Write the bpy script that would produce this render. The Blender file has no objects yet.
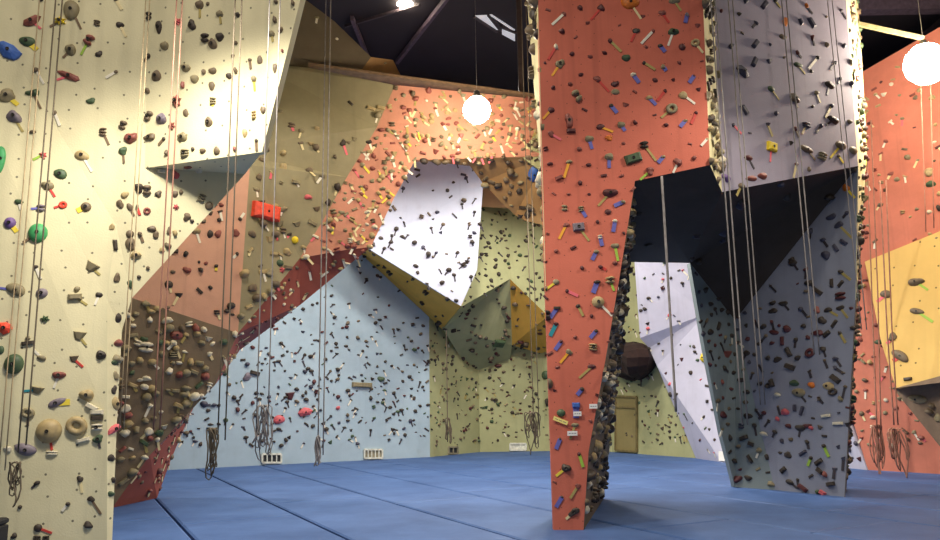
import bpy, bmesh, math, random
from mathutils import Vector, Matrix, geometry
from mathutils.bvhtree import BVHTree
random.seed(7)
SC = bpy.context.scene
COL = SC.collection

# ------------------------------------------------------------------ camera
FPX = 770.0
PITCH = math.atan(134.7 / 770)
ROLL = math.radians(.92)
CAMZ = 1.6
_d = Vector((0, math.cos(PITCH), math.sin(PITCH)))
_u0 = Vector((0, -math.sin(PITCH), math.cos(PITCH)))
_x = Vector((1, 0, 0))
_r = math.cos(ROLL) * _x - math.sin(ROLL) * _u0
_u = math.cos(ROLL) * _u0 + math.sin(ROLL) * _x
CAM = Vector((0, 0, CAMZ))
cd = bpy.data.cameras.new('camera')
cd.sensor_width = 36
cd.lens = FPX / 940 * 36
cd.clip_end = 200
cam = bpy.data.objects.new('camera', cd)
COL.objects.link(cam)
m = Matrix((_r, _u, -_d)).transposed().to_4x4()
m.translation = CAM
cam.matrix_world = m
SC.camera = cam


def ray(x, y):
    return _d + (x - 470) / FPX * _r - (y - 270) / FPX * _u


def P(x, y, Y):
    v = ray(x, y)
    return CAM + v * (Y / v.y)


def F(x, y, z=0.0):
    v = ray(x, y)
    return CAM + v * ((z - CAMZ) / v.z)


def PL(x, y, a, b, c):
    """point of the pixel's ray on the plane through three points"""
    n = (b - a).cross(c - a)
    v = ray(x, y)
    return CAM + v * ((a - CAM).dot(n) / v.dot(n))


# ------------------------------------------------------------------ materials
def lin(c):
    return tuple(((v / 255) / 12.92 if v / 255 <= .04045 else ((v / 255 + .055) / 1.055) ** 2.4) for v in c) + (1,)


def nodes_of(name):
    mt = bpy.data.materials.new(name)
    mt.use_nodes = True
    nt = mt.node_tree
    return mt, nt, nt.nodes['Principled BSDF']


def wall_mat(name, rgb, dots=.0, mott=.16, streak=.12, rough=.8, dirt=(120, 100, 80), seam=True, dotscale=4.2, grime=.3):
    """painted, sand-textured plywood: mottling, rope rub streaks, T-nut holes, sheet joints"""
    mt, nt, b = nodes_of(name)
    N, L = nt.nodes, nt.links
    uv = N.new('ShaderNodeUVMap'); uv.uv_map = 'UVMap'
    nz = N.new('ShaderNodeTexNoise'); nz.inputs['Scale'].default_value = .9; nz.inputs['Detail'].default_value = 6
    nz.inputs['Roughness'].default_value = .65
    L.new(uv.outputs[0], nz.inputs['Vector'])
    mp = N.new('ShaderNodeMapping'); mp.inputs['Scale'].default_value = (7, .22, 1)
    L.new(uv.outputs[0], mp.inputs[0])
    st = N.new('ShaderNodeTexNoise'); st.inputs['Scale'].default_value = 1; st.inputs['Detail'].default_value = 3
    L.new(mp.outputs[0], st.inputs['Vector'])
    base = lin(rgb)
    hi = tuple(min(1, v * (1 + mott) + .01) for v in base[:3]) + (1,)
    lo = tuple(v * (1 - mott * 1.3) for v in base[:3]) + (1,)
    rmp = N.new('ShaderNodeValToRGB')
    rmp.color_ramp.elements[0].position = .3; rmp.color_ramp.elements[0].color = lo
    rmp.color_ramp.elements[1].position = .7; rmp.color_ramp.elements[1].color = hi
    L.new(nz.outputs[0], rmp.inputs[0])
    sr = N.new('ShaderNodeMapRange')
    sr.inputs['From Min'].default_value = .56; sr.inputs['From Max'].default_value = .78
    sr.inputs['To Max'].default_value = streak * 3
    L.new(st.outputs[0], sr.inputs[0])
    mx = N.new('ShaderNodeMix'); mx.data_type = 'RGBA'
    mx.inputs[7].default_value = tuple(v * .62 + d * .1 for v, d in zip(base[:3], lin(dirt)[:3])) + (1,)
    L.new(sr.outputs[0], mx.inputs[0]); L.new(rmp.outputs[0], mx.inputs[6])
    out = mx.outputs[2]
    # chalky grime patches
    g = N.new('ShaderNodeTexNoise'); g.inputs['Scale'].default_value = 3.2; g.inputs['Detail'].default_value = 4
    L.new(uv.outputs[0], g.inputs['Vector'])
    gr = N.new('ShaderNodeMapRange')
    gr.inputs['From Min'].default_value = .55; gr.inputs['From Max'].default_value = .8; gr.inputs['To Max'].default_value = grime
    L.new(g.outputs[0], gr.inputs[0])
    m2 = N.new('ShaderNodeMix'); m2.data_type = 'RGBA'
    m2.inputs[7].default_value = tuple(v * .6 + d * .25 for v, d in zip(base[:3], lin(dirt)[:3])) + (1,)
    L.new(gr.outputs[0], m2.inputs[0]); L.new(out, m2.inputs[6]); out = m2.outputs[2]
    if dots:
        vo = N.new('ShaderNodeTexVoronoi'); vo.voronoi_dimensions = '2D'
        vo.inputs['Scale'].default_value = dotscale; vo.inputs['Randomness'].default_value = .55
        L.new(uv.outputs[0], vo.inputs['Vector'])
        lt = N.new('ShaderNodeMath'); lt.operation = 'LESS_THAN'; lt.inputs[1].default_value = dots * dotscale
        L.new(vo.outputs['Distance'], lt.inputs[0])
        m3 = N.new('ShaderNodeMix'); m3.data_type = 'RGBA'
        m3.inputs[7].default_value = tuple(v * .25 for v in base[:3]) + (1,)
        L.new(lt.outputs[0], m3.inputs[0]); L.new(out, m3.inputs[6]); out = m3.outputs[2]
    L.new(out, b.inputs['Base Color'])
    b.inputs['Roughness'].default_value = rough
    bn = N.new('ShaderNodeTexNoise'); bn.inputs['Scale'].default_value = 45; bn.inputs['Detail'].default_value = 2
    L.new(uv.outputs[0], bn.inputs['Vector'])
    bp = N.new('ShaderNodeBump'); bp.inputs['Strength'].default_value = .13; bp.inputs['Distance'].default_value = .02
    L.new(bn.outputs[0], bp.inputs['Height']); L.new(bp.outputs[0], b.inputs['Normal'])
    return mt


_mc = {}


def flat_mat(name, rgb, rough=.6, metal=0.0, var=.25, scale=9.0):
    """plain material with a little procedural variation in object space"""
    if name in _mc: return _mc[name]
    mt, nt, b = nodes_of(name)
    N, L = nt.nodes, nt.links
    tc = N.new('ShaderNodeTexCoord')
    nz = N.new('ShaderNodeTexNoise'); nz.inputs['Scale'].default_value = scale; nz.inputs['Detail'].default_value = 3
    L.new(tc.outputs['Object'], nz.inputs['Vector'])
    r = N.new('ShaderNodeValToRGB')
    c = lin(rgb)
    r.color_ramp.elements[0].position = .3
    r.color_ramp.elements[0].color = tuple(v * (1 - var) for v in c[:3]) + (1,)
    r.color_ramp.elements[1].position = .7
    r.color_ramp.elements[1].color = tuple(min(1, v * (1 + var)) for v in c[:3]) + (1,)
    L.new(nz.outputs[0], r.inputs[0]); L.new(r.outputs[0], b.inputs['Base Color'])
    b.inputs['Roughness'].default_value = rough
    b.inputs['Metallic'].default_value = metal
    _mc[name] = mt
    return mt


def emit_mat(name, rgb, s):
    mt, nt, b = nodes_of(name)
    b.inputs['Base Color'].default_value = (.8, .8, .8, 1)
    b.inputs['Emission Color'].default_value = lin(rgb)
    b.inputs['Emission Strength'].default_value = s
    return mt


# ------------------------------------------------------------------ object helpers
def link(name, me, mat=None, parent=None, loc=None):
    o = bpy.data.objects.new(name, me)
    COL.objects.link(o)
    if mat and me: me.materials.append(mat)
    if loc is not None: o.location = loc
    if parent:
        o.parent = parent
    return o


def mesh(name, V, Fs, smooth=False):
    me = bpy.data.meshes.new(name)
    me.from_pydata([tuple(v) for v in V], [], Fs)
    if smooth:
        for p in me.polygons: p.use_smooth = True
    me.update()
    return me


def tag(o, label, cat, group=None, kind=None):
    o['label'] = label; o['category'] = cat
    if group: o['group'] = group
    if kind: o['kind'] = kind
    return o


def empty(name, loc, label, cat, group=None):
    o = bpy.data.objects.new(name, None)
    o.empty_display_size = .1
    COL.objects.link(o)
    o.location = loc
    return tag(o, label, cat, group)


class MB:
    """collects boxes, bars and tubes into one mesh (world coordinates; shifted to an origin on build)"""
    def __init__(s): s.V = []; s.F = []
    def add(s, V, Fs):
        n = len(s.V); s.V += [Vector(v) for v in V]; s.F += [tuple(i + n for i in f) for f in Fs]
    def obox(s, c, ax, ay, az):
        V = []
        for k in (-1, 1):
            for j in (-1, 1):
                for i in (-1, 1): V.append(c + ax * i + ay * j + az * k)
        s.add(V, [(0, 2, 3, 1), (4, 5, 7, 6), (0, 1, 5, 4), (2, 6, 7, 3), (0, 4, 6, 2), (1, 3, 7, 5)])
    def box(s, c, sx, sy, sz):
        s.obox(Vector(c), Vector((sx / 2, 0, 0)), Vector((0, sy / 2, 0)), Vector((0, 0, sz / 2)))
    def bar(s, a, b, w, h, up=Vector((0, 0, 1))):
        d = (b - a); l = d.length; d = d / l
        x = d.cross(up).normalized(); y = x.cross(d)
        s.obox((a + b) / 2, x * w / 2, d * l / 2, y * h / 2)
    def tube(s, pts, r, n=6, closed=False):
        N = len(pts); V = []; Fs = []
        prev = None
        for i, p in enumerate(pts):
            t = (pts[(i + 1) % N] - pts[i - 1]) if closed else (pts[min(i + 1, N - 1)] - pts[max(i - 1, 0)])
            t = t.normalized()
            ref = prev if prev else (Vector((0, 1, 0)) if abs(t.y) < .9 else Vector((1, 0, 0)))
            x = (ref - t * ref.dot(t)).normalized(); prev = x
            y = t.cross(x)
            for k in range(n):
                a = 2 * math.pi * k / n
                V.append(p + (x * math.cos(a) + y * math.sin(a)) * r)
        for i in range(N if closed else N - 1):
            for k in range(n):
                a = i * n + k; b2 = i * n + (k + 1) % n; j = ((i + 1) % N) * n
                Fs.append((a, b2, j + (k + 1) % n, j + k))
        if not closed:
            Fs.append(tuple(range(n - 1, -1, -1))); Fs.append(tuple((N - 1) * n + k for k in range(n)))
        s.add(V, Fs)
    def lathe(s, c, prof, n=24):
        V = []; Fs = []
        for r, z in prof:
            for k in range(n):
                a = 2 * math.pi * k / n
                V.append(c + Vector((r * math.cos(a), r * math.sin(a), z)))
        for i in range(len(prof) - 1):
            for k in range(n):
                Fs.append((i * n + k, i * n + (k + 1) % n, (i + 1) * n + (k + 1) % n, (i + 1) * n + k))
        s.add(V, Fs)
    def build(s, name, mat, parent=None, origin=None, smooth=False):
        o0 = origin if origin is not None else Vector((0, 0, 0))
        me = mesh(name, [v - o0 for v in s.V], s.F, smooth)
        ob = link(name, me, mat, parent)
        if parent is None: ob.location = o0
        return ob


# ------------------------------------------------------------------ climbing panels
PAN = {}      # panel name -> list of triangles
TRI = []      # (a, b, c, panel)


def panel(name, key, mat, pts, parent=None, thick=.12, up=Vector((0, 0, 1)), inside=None):
    """one flat or gently folded climbing panel, real thickness behind its face, UVs in metres"""
    pts = [Vector(p) for p in pts]
    n = Vector((0, 0, 0))
    for i in range(len(pts)):
        a, b = pts[i], pts[(i + 1) % len(pts)]
        n += a.cross(b)
    n.normalize()
    cen = sum(pts, Vector((0, 0, 0))) / len(pts)
    if n.dot((cen - inside) if inside else (CAM - cen)) < 0:
        pts.reverse(); n = -n
    tris = geometry.tessellate_polygon([pts])
    fs = []
    for t in tris:
        a, b, c = (pts[i] for i in t)
        nn = (b - a).cross(c - a)
        if nn.length < 1e-9: continue
        fs.append(tuple(t) if nn.dot(n) > 0 else tuple(reversed(t)))
    k = len(pts)
    V = pts + [p - n * thick for p in pts]
    Fs = list(fs) + [tuple(i + k for i in reversed(f)) for f in fs]
    for i in range(k):
        j = (i + 1) % k
        Fs.append((j, i, i + k, j + k))
    o0 = parent.location.copy() if parent else Vector((0, 0, 0))
    me = mesh(name, [v - o0 for v in V], Fs)
    # UVs
    e1 = up.cross(n)
    if e1.length < .2: e1 = Vector((0, 1, 0)).cross(n)
    e1.normalize(); e2 = n.cross(e1)
    uvl = me.uv_layers.new(name='UVMap')
    for lp in me.loops:
        v = V[lp.vertex_index]
        uvl.data[lp.index].uv = (v.dot(e1), v.dot(e2))
    ob = link(name, me, mat, parent)
    for f in fs:
        TRI.append((pts[f[0]], pts[f[1]], pts[f[2]], key))
        PAN.setdefault(key, []).append((pts[f[0]], pts[f[1]], pts[f[2]]))
    return ob


def structure(o):
    o['kind'] = 'structure'
    return o
# ------------------------------------------------------------------ wall materials
M_cream = wall_mat('cream_wall', (224, 214, 172), dots=.014, mott=.06, streak=.10, dotscale=3.3, grime=.12)
M_salmon = wall_mat('salmon_panel', (212, 160, 132), mott=.1)
M_olive = wall_mat('olive_panel', (150, 140, 106), mott=.14)
M_dolive = wall_mat('shaded_olive_panel', (112, 100, 80), mott=.12)  # same paint as the olive panel, its dimness put into the colour
M_umber = wall_mat('brown_grey_panel', (126, 108, 84), mott=.16)
M_orange = wall_mat('orange_panel', (200, 136, 110), mott=.14)
M_dred = wall_mat('deep_red_panel', (152, 76, 60), mott=.16)
M_blue = wall_mat('pale_blue_wall', (172, 193, 203), mott=.07, streak=.05)
M_white = wall_mat('white_panel', (206, 210, 224), mott=.05, streak=.06)
M_mustard = wall_mat('mustard_panel', (232, 178, 72), mott=.1)
M_green = wall_mat('pale_green_wall', (172, 172, 124), mott=.1, streak=.1)
M_brown = wall_mat('brown_soffit', (160, 124, 78), mott=.14)
M_wood = wall_mat('bare_board', (214, 170, 120), mott=.1)
M_red = wall_mat('red_tower_panel', (206, 108, 84), mott=.08, streak=.16, dirt=(90, 30, 20), dots=.007, dotscale=4, grime=.15)
M_lav = wall_mat('grey_lavender_panel', (162, 154, 168), mott=.06, streak=.12)
M_slate = wall_mat('grey_blue_panel', (142, 146, 160), mott=.08, streak=.1)
M_teal = wall_mat('grey_teal_panel', (134, 146, 146), mott=.08)
M_dark = wall_mat('shaded_grey_panel', (72, 60, 48), mott=.12, streak=.05)  # grey underside, its shade put into this darker colour
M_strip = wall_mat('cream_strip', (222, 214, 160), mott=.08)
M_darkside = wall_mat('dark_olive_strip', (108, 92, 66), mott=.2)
M_rred = wall_mat('brick_red_wall', (206, 122, 98), mott=.12)
M_yellow = wall_mat('yellow_panel', (224, 186, 106), dots=.02, mott=.05, streak=.04, dotscale=2.2, grime=.1)
M_rock = wall_mat('moulded_rock', (136, 114, 92), mott=.25)
M_lilac = wall_mat('lilac_white_panel', (198, 196, 212), mott=.06)

# ------------------------------------------------------------------ near cream wall (left)
A_ = {}
l0 = Vector((-7.6, 8.9, 0)); 
lf = F(107, 546); lr = F(112, 545)
wl = panel('wall_left', 'cream', M_cream, [l0, lf, P(107, 420, 9.66), P(107, 300, 9.68), P(116, 225, 9.7), P(145, 168, 9.72), P(150, -130, 9.35), l0 + Vector((0, 0, 9))])
structure(wl)
c1 = panel('right_facet', 'cream', M_cream, [lf, lr, P(117, 420, 9.8), P(122, 330, 9.85), P(132, 298, 9.9), P(245, 174, 10.2), P(145, 168, 9.72), P(116, 225, 9.7), P(107, 300, 9.68), P(107, 420, 9.66)], wl)
c2 = panel('upper_bulge', 'cream', M_cream, [P(145, 168, 9.72), P(262, 152, 9.3), P(333, -130, 8.7), P(150, -130, 9.35)], wl)
c3 = panel('bulge_underside', 'cream', M_cream, [P(145, 168, 9.72), P(245, 174, 10.2), P(250, 166, 10.1), P(262, 152, 9.3)], wl)

# ------------------------------------------------------------------ the arch behind it
arch = empty('climbing_arch', F(157, 498), 'tall olive and orange climbing arch spanning behind the cream left wall', 'climbing wall')
gB = F(112, 508); gC = F(157, 498)
a = P(250, 165, 14.1); b = P(132, 298, 13.0); c = P(238, 333, 14.1)
gA = PL(78, 515, b, c, gB); x0 = PL(80, 300, b, c, gB); gZ = PL(90, 300, b, c, gB)
panel('salmon_panel', 'salmon', M_salmon, [a, b, c], arch)
panel('salmon_panel', 'salmon', M_salmon, [a, P(100, 190, 13.2), x0, b], arch)
e1 = P(310, 68, 15.1); e2 = P(395, 85, 15.4); e3 = P(347, 177, 15.2); e4 = P(300, 258, 15.1); e5 = P(270, 295, 14.6)
e2b = P(377, 127, 15.3); e3b = P(322, 222, 15.15)
panel('olive_panel', 'olive', M_olive, [a, c, e5, e4, e3b, e3, e2b, e2, e1, P(250, 62, 14.8), P(215, 150, 14.0)], arch)
g6 = PL(215, 385, b, c, gB); g7 = PL(182, 420, b, c, gB); g8 = PL(150, 455, b, c, gB)
panel('lower_leg_panel', 'umber', M_umber, [b, c, g6, g7, g8, gB, gA, x0], arch)
r1 = P(371, 247, 15.3); r2 = P(340, 272, 15.55); r3 = P(300, 305, 15.6); r4 = P(240, 350, 15.6); r5 = P(205, 385, 15.4); r6 = P(190, 415, 15.2); r7 = P(170, 462, 14.9)
panel('red_edge', 'dred', M_dred, [gB, g8, g7, g6, c, e5, e4, P(345, 250, 15.25), r1, r2, r3, r4, r5, r6, r7, gC], arch)
o1 = P(548, 100, 16.35); o2 = P(548, 156, 16.1); o3 = P(415, 160, 15.6); o4 = P(393, 200, 15.45)
panel('orange_panel', 'orange', M_orange, [e2, o1, o2, o3, o4, r1, P(345, 250, 15.25), e4, e3b, e3, e2b], arch)
s1 = P(470, 166, 16.0); s2 = P(482, 182, 16.4); s3 = P(515, 215, 16.9); s4 = P(548, 226, 16.7)
panel('brown_underside', 'soffit', M_brown, [o3, o2, s4, P(526, 221, 16.8), s3, P(500, 201, 16.7), s2, s1], arch)
panel('pale_green_facet', 'soffit', M_green, [P(518, 154, 16.0), P(543, 127, 16.0), P(546, 175, 16.15)], arch, thick=.05)
# upper dim panels above the lip
k1 = P(360, 72, 15.7); k2 = P(371, 57, 15.9); k3 = P(334, 21, 15.7); k4 = P(306, 0, 15.5)
panel('upper_panel', 'upper', M_dolive, [P(310, 69, 15.25), k1, k2, k3, k4, P(262, -40, 15.2), P(215, 40, 14.4), P(250, 62, 14.9)], arch)
panel('upper_facet', 'upper', M_brown, [k1, P(402, 78, 16.1), P(393, 60, 16.3), k2], arch)
cap = MB()
q0, q1 = P(306, 66, 15.05), P(548, 99, 16.3)
cap.bar(q0 + Vector((0, .2, .03)), q1 + Vector((0, .2, .03)), .5, .055)
M_cap = flat_mat('timber_cap', (122, 96, 70), .7)
cap.build('top_cap', M_cap, arch, arch.location.copy())
cap.V and None

# ------------------------------------------------------------------ back room
bA, bB = F(168, 470), F(430, 457)
bdir = (bB - bA).normalized()
bL = bA - bdir * 5.5
Hh = Vector((0, 0, 8.6))
wb = panel('wall_back', 'blue', M_blue, [bL, bB, bB + Hh, bL + Hh]); structure(wb)
bpl = (bA, bB, bA + Vector((0, 0, 1)))
w1 = P(366, 247, 22.0); w2 = P(461, 306, 22.8)
w3 = P(477, 270, 22.9); w4 = P(483, 185, 22.7); w5 = P(474, 163, 22.5); w6 = P(474, 100, 22.4); w7 = P(330, 100, 21.2); w8 = P(330, 225, 21.6)
panel('white_overhang', 'white', M_white, [w1, w2, w3, w4, w5, w6, w7, w8], wb)
mu = PL(442, 329, *bpl); mv = PL(360, 253, *bpl)
panel('mustard_soffit', 'mustard', M_mustard, [w1, w2, mu, mv], wb)
panel('mustard_soffit', 'mustard', M_mustard, [w1, mv, PL(325, 226, *bpl), w8], wb)
# green section
cA, cB, cC, cD, cE = bB, F(480, 452), F(545, 451), F(612, 452), F(697, 458.2)
for i, (p, q) in enumerate(((cA, cB), (cB, cC), (cC, cD), (cD, cE))):
    g_ = panel('green_panel', 'green', M_green, [p, q, q + Hh, p + Hh], wb)
u1 = P(461, 307, 23.8); u2 = P(510, 279, 24.8); u3 = P(548, 316, 25.1)
u4 = P(478, 204, 24.9); u5 = P(512, 207, 25.7); u6 = P(548, 228, 25.9)
panel('green_overhang', 'greenup', M_green, [u1, u2, u5, u4], wb)
panel('green_overhang', 'greenup', M_green, [u2, u3, u6, u5], wb)
panel('overhang_underside', 'under', M_green, [u1, u2, P(512, 345, 26.5), P(508, 372, 27.6), P(472, 376, 27.2), P(443, 329, 24.9)], wb)
panel('mustard_underside', 'under', M_mustard, [u2, u3, P(548, 356, 27.2), P(512, 345, 26.5)], wb)
panel('bare_board', 'board', M_wood, [P(478, 206, 24.6), P(514, 208, 24.9), P(520, 150, 24.9), P(478, 150, 24.6)], wb)
# lilac-white panel seen through the tower
v3 = F(722, 462.3); v4 = F(696, 458.4); lpl = (v3, v4, v3 + Vector((0, 0, 1)))
v5 = P(657, 366, 23.2); v6 = P(649, 348, 23.3); rp = P(706, 314, 21.7)
v1 = P(634, 255, v6.y - .35); v2 = P(697, 255, rp.y - .2)
panel('lilac_panel', 'lilac', M_lilac, [v6, rp, v3, v4, v5], wb)
panel('lilac_panel', 'lilac', M_lilac, [v1, P(640, 150, v6.y - .7), P(705, 150, rp.y - .45), v2, rp, v6, P(640, 338, v6.y - .1)], wb)
panel('lilac_panel', 'lilac', M_lilac, [v3, rp, v2, P(800, 255, 19.6), F(800, 465)], wb)
# brown bulge of moulded rock under the lilac panel
bul = MB()
cb = P(634, 360, 24.5); 
for i in range(1):
    V = []; Fs = []
    n, mm = 14, 8
    for j in range(mm + 1):
        ph = math.pi * j / mm
        for k in range(n):
            th = 2 * math.pi * k / n
            rr = 1 + .16 * math.sin(3 * th + 1) * math.sin(ph) + random.uniform(-.07, .07) + .06 * math.sin(5 * th + ph * 3)
            V.append(cb + Vector((.70 * rr * math.sin(ph) * math.cos(th), 1.5 * math.sin(ph) * math.sin(th), (.56 if ph < 1.5 else .61) * rr * math.cos(ph))))
    for j in range(mm):
        for k in range(n):
            Fs.append((j * n + k, j * n + (k + 1) % n, (j + 1) * n + (k + 1) % n, (j + 1) * n + k))
    bul.add(V, Fs)
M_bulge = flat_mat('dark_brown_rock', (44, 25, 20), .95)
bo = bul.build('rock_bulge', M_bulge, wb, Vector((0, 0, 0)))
# access hatch set in the green wall
dm = MB(); fr = MB()
h1, h2, h3, h4 = (PL(x, y, cD, cE, cD + Vector((0, 0, 1))) for x, y in ((617, 450), (638, 451.5), (638, 397), (617, 396)))
hn = (h2 - h1).cross(h4 - h1).normalized()
if hn.y > 0: hn = -hn
door = panel('door_1', 'hatch', wall_mat('olive_hatch', (140, 126, 78), mott=.1), [p + hn * .05 for p in (h1, h2, h3, h4)], thick=.05)
structure(door)
for p, q in ((h1, h2), (h2, h3), (h3, h4), (h4, h1)): fr.bar(p + hn * .06, q + hn * .06, .06, .06, hn)
mh, mk = h1.lerp(h4, .8), h2.lerp(h3, .8); fr.bar(mh + hn * .06, mk + hn * .06, .05, .05, hn)
fr.build('door_frame', flat_mat('olive_trim', (120, 106, 66), .7), door)

# ------------------------------------------------------------------ right wall
rA, rB = F(868, 470), F(940, 474)
rdir = (rB - rA).normalized()
rE = rA + rdir * 6.5; rS = rA - rdir * .6
rpl = (rA, rB, rA + Vector((0, 0, 1)))
up2 = PL(862, 72, *rpl); up3 = PL(940, 27, *rpl)
tz = up3 + (up3 - up2) * 3.2
wr = panel('wall_right', 'rred', M_rred, [rA, rE, Vector((rE.x, rE.y, tz.z)), up3, up2, Vector((rS.x, rS.y, up2.z)), PL(852, 418, *rpl)])
structure(wr)
off = -Vector((rdir.y, -rdir.x, 0)).normalized()
if off.y > 0: off = -off
y1 = PL(866, 262, *rpl) + off * .06; y2 = PL(940, 232, *rpl) + off * .06; y3 = PL(1010, 204, *rpl) + off * .06
y6 = P(896, 388, 16.7); y4 = PL(1010, 374, y1, y2, y6); y5 = PL(940, 376, y1, y2, y6); y7 = PL(882, 345, y1, y2, y6)
panel('yellow_panel', 'yellow', M_yellow, [y1, y2, y3, y4, y5, y6, y7], wr)
k5 = PL(1010, 480, *rpl); k6 = PL(940, 446, *rpl); k7 = PL(915, 415, *rpl); k8 = PL(893, 388, *rpl)
panel('rock_underside', 'rock', M_rock, [y6, y5, y4, PL(1010, 474, *rpl) + off * .02, k6 + off * .02, k7 + off * .02, k8 + off * .02], wr)
panel('pale_sliver', 'sliver', M_lilac, [PL(852, 418, *rpl) + Vector((0, .1, 0)), rA + off * .03, F(838, 467), P(838, 400, 18.4)], wr)

# ------------------------------------------------------------------ the free-standing tower
tower = empty('climbing_tower', F(590, 530), 'free-standing two-legged climbing tower, red on the left and grey on the right', 'climbing wall')
RY = 10.28
t1 = F(553.5, 530); t2 = F(583.5, 530)
p1 = P(527, -300, RY); p2 = P(690, -300, RY); p3 = P(710, 165, RY); p4 = P(635, 181, RY); p5 = P(620.5, 271, RY); p6 = P(605, 362, RY); p65 = P(598, 400, RY); p7 = P(588.5, 452, RY)
p8 = P(545.3, 290, RY); p9 = P(538, 20, RY)
panel('red_face', 'red', M_red, [t1, t2, p7, p65, p6, p5, p4, p3, p2, p1, p9, p8], tower)
# its narrow left side
q1 = P(516, -300, 11.5); q2 = P(527, 0, 11.5); q3 = P(549, 290, 11.5); q25 = P(542.5, 195, 11.5); q4 = P(556, 517, 11.5)
q4 = Vector((q4.x, q4.y, 0))
panel('left_side', 'lside', M_strip, [p1, p9, p8, t1, q4, q3, q25, q2, q1], tower, thick=.008, inside=Vector((1.6, 11, 4)))
# inner side of the red leg
i1 = P(628, 262, 14.1); i2 = P(624, 315, 13.9); i25 = P(616, 375, 13.7); i3 = P(609, 452, 13.5); i4 = F(603.5, 499)
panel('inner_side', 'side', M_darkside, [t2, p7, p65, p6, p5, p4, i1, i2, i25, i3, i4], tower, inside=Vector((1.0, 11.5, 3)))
n1 = P(700, -300, 11.1); n2 = P(722, 192, 11.1)
i5 = P(690, 263, 14.1)
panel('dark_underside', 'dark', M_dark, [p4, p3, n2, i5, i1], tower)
panel('return_strip', 'return', M_strip, [p2, p3, n2, n1], tower)
g1_ = P(824, -300, 13.0); g2_ = P(858, 166, 13.0)
panel('grey_face', 'lav', M_lav, [n1, n2, g2_, g1_], tower, thick=.01)
f1 = F(845, 497); f2 = F(775, 490); f3 = F(735, 487)
j1 = PL(735, 320, g2_, f1, f2)
panel('grey_leg_face', 'slate', M_slate, [g2_, P(856, 300, 13.05), f1, f2, j1], tower, thick=.01)
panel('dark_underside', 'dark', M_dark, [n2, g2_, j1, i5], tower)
panel('leg_inner_side', 'teal', M_teal, [i5, j1, f2, f3, P(721, 432, 14.85), P(705, 350, 14.5)], tower)
b1_ = P(838, -300, 14.6); b2_ = P(862, 60, 14.6); b3_ = P(867, 150, 14.6); b4_ = P(858, 300, 14.4); b5_ = F(846.5, 489)
panel('right_strip', 'rside', M_strip, [g1_, P(846, 0, 13.0), g2_, P(856, 300, 13.05), P(862, 230, 14.5), b3_, b2_, b1_], tower, thick=.008, inside=Vector((5.2, 13.6, 5)))
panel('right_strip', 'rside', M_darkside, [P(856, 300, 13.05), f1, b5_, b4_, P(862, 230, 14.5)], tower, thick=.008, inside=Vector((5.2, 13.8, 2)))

# ------------------------------------------------------------------ floor of padded mats
g1 = Vector((-.45392451, .89104014, 0)); g2 = Vector((.89104014, .45392451, 0))
offs = [1.44, 3.11, 4.88, 6.54, 8.12, 9.80, 11.15]
cols = [1.44 - 1.65 * k for k in range(8, 0, -1)] + offs + [11.15 + 1.65 * k for k in range(1, 8)]
first = {1.44: 11.98, 3.11: 13.65, 4.88: 12.51, 6.54: 13.40, 8.12: 12.1, 9.80: 13.2}
fm = MB()
for i in range(len(cols) - 1):
    a0, a1 = cols[i] + .022, cols[i + 1] - .022
    s0 = first.get(cols[i], 12 + (i % 3) * .8)
    yy = s0 - 5.2 * 6
    while yy < 36:
        v0, v1 = yy + .014, yy + 5.2 - .014
        V = [g1 * y_ + g2 * x_ for x_, y_ in ((a0, v0), (a1, v0), (a1, v1), (a0, v1))]
        e = .03
        V2 = [g1 * y_ + g2 * x_ for x_, y_ in ((a0 + e, v0 + e), (a1 - e, v0 + e), (a1 - e, v1 - e), (a0 + e, v1 - e))]
        VV = [v + Vector((0, 0, -.06)) for v in V] + [v + Vector((0, 0, -.014)) for v in V] + V2
        Fs = [(0, 1, 5, 4), (1, 2, 6, 5), (2, 3, 7, 6), (3, 0, 4, 7), (4, 5, 9, 8), (5, 6, 10, 9), (6, 7, 11, 10), (7, 4, 8, 11), (8, 9, 10, 11)]
        fm.add(VV, Fs)
        yy += 5.2
mt, nt, bs = nodes_of('blue_mat_vinyl')
N, L = nt.nodes, nt.links
tc = N.new('ShaderNodeTexCoord')
nz = N.new('ShaderNodeTexNoise'); nz.inputs['Scale'].default_value = .7; nz.inputs['Detail'].default_value = 7; nz.inputs['Roughness'].default_value = .7
L.new(tc.outputs['Object'], nz.inputs[0])
rp = N.new('ShaderNodeValToRGB')
rp.color_ramp.elements[0].position = .32; rp.color_ramp.elements[0].color = lin((50, 80, 130))
rp.color_ramp.elements[1].position = .72; rp.color_ramp.elements[1].color = lin((78, 110, 164))
L.new(nz.outputs[0], rp.inputs[0]); L.new(rp.outputs[0], bs.inputs['Base Color'])
bs.inputs['Roughness'].default_value = .62
n2_ = N.new('ShaderNodeTexNoise'); n2_.inputs['Scale'].default_value = 60
L.new(tc.outputs['Object'], n2_.inputs[0])
bp = N.new('ShaderNodeBump'); bp.inputs['Strength'].default_value = .3; bp.inputs['Distance'].default_value = .01
L.new(n2_.outputs[0], bp.inputs['Height']); L.new(bp.outputs[0], bs.inputs['Normal'])
floor = fm.build('floor', mt); structure(floor)
sub = MB(); sub.box((2, 12, -.11), 46, 52, .1)
structure(sub.build('seam_gap', flat_mat('seam_webbing', (24, 34, 62), .8), floor))

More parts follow.
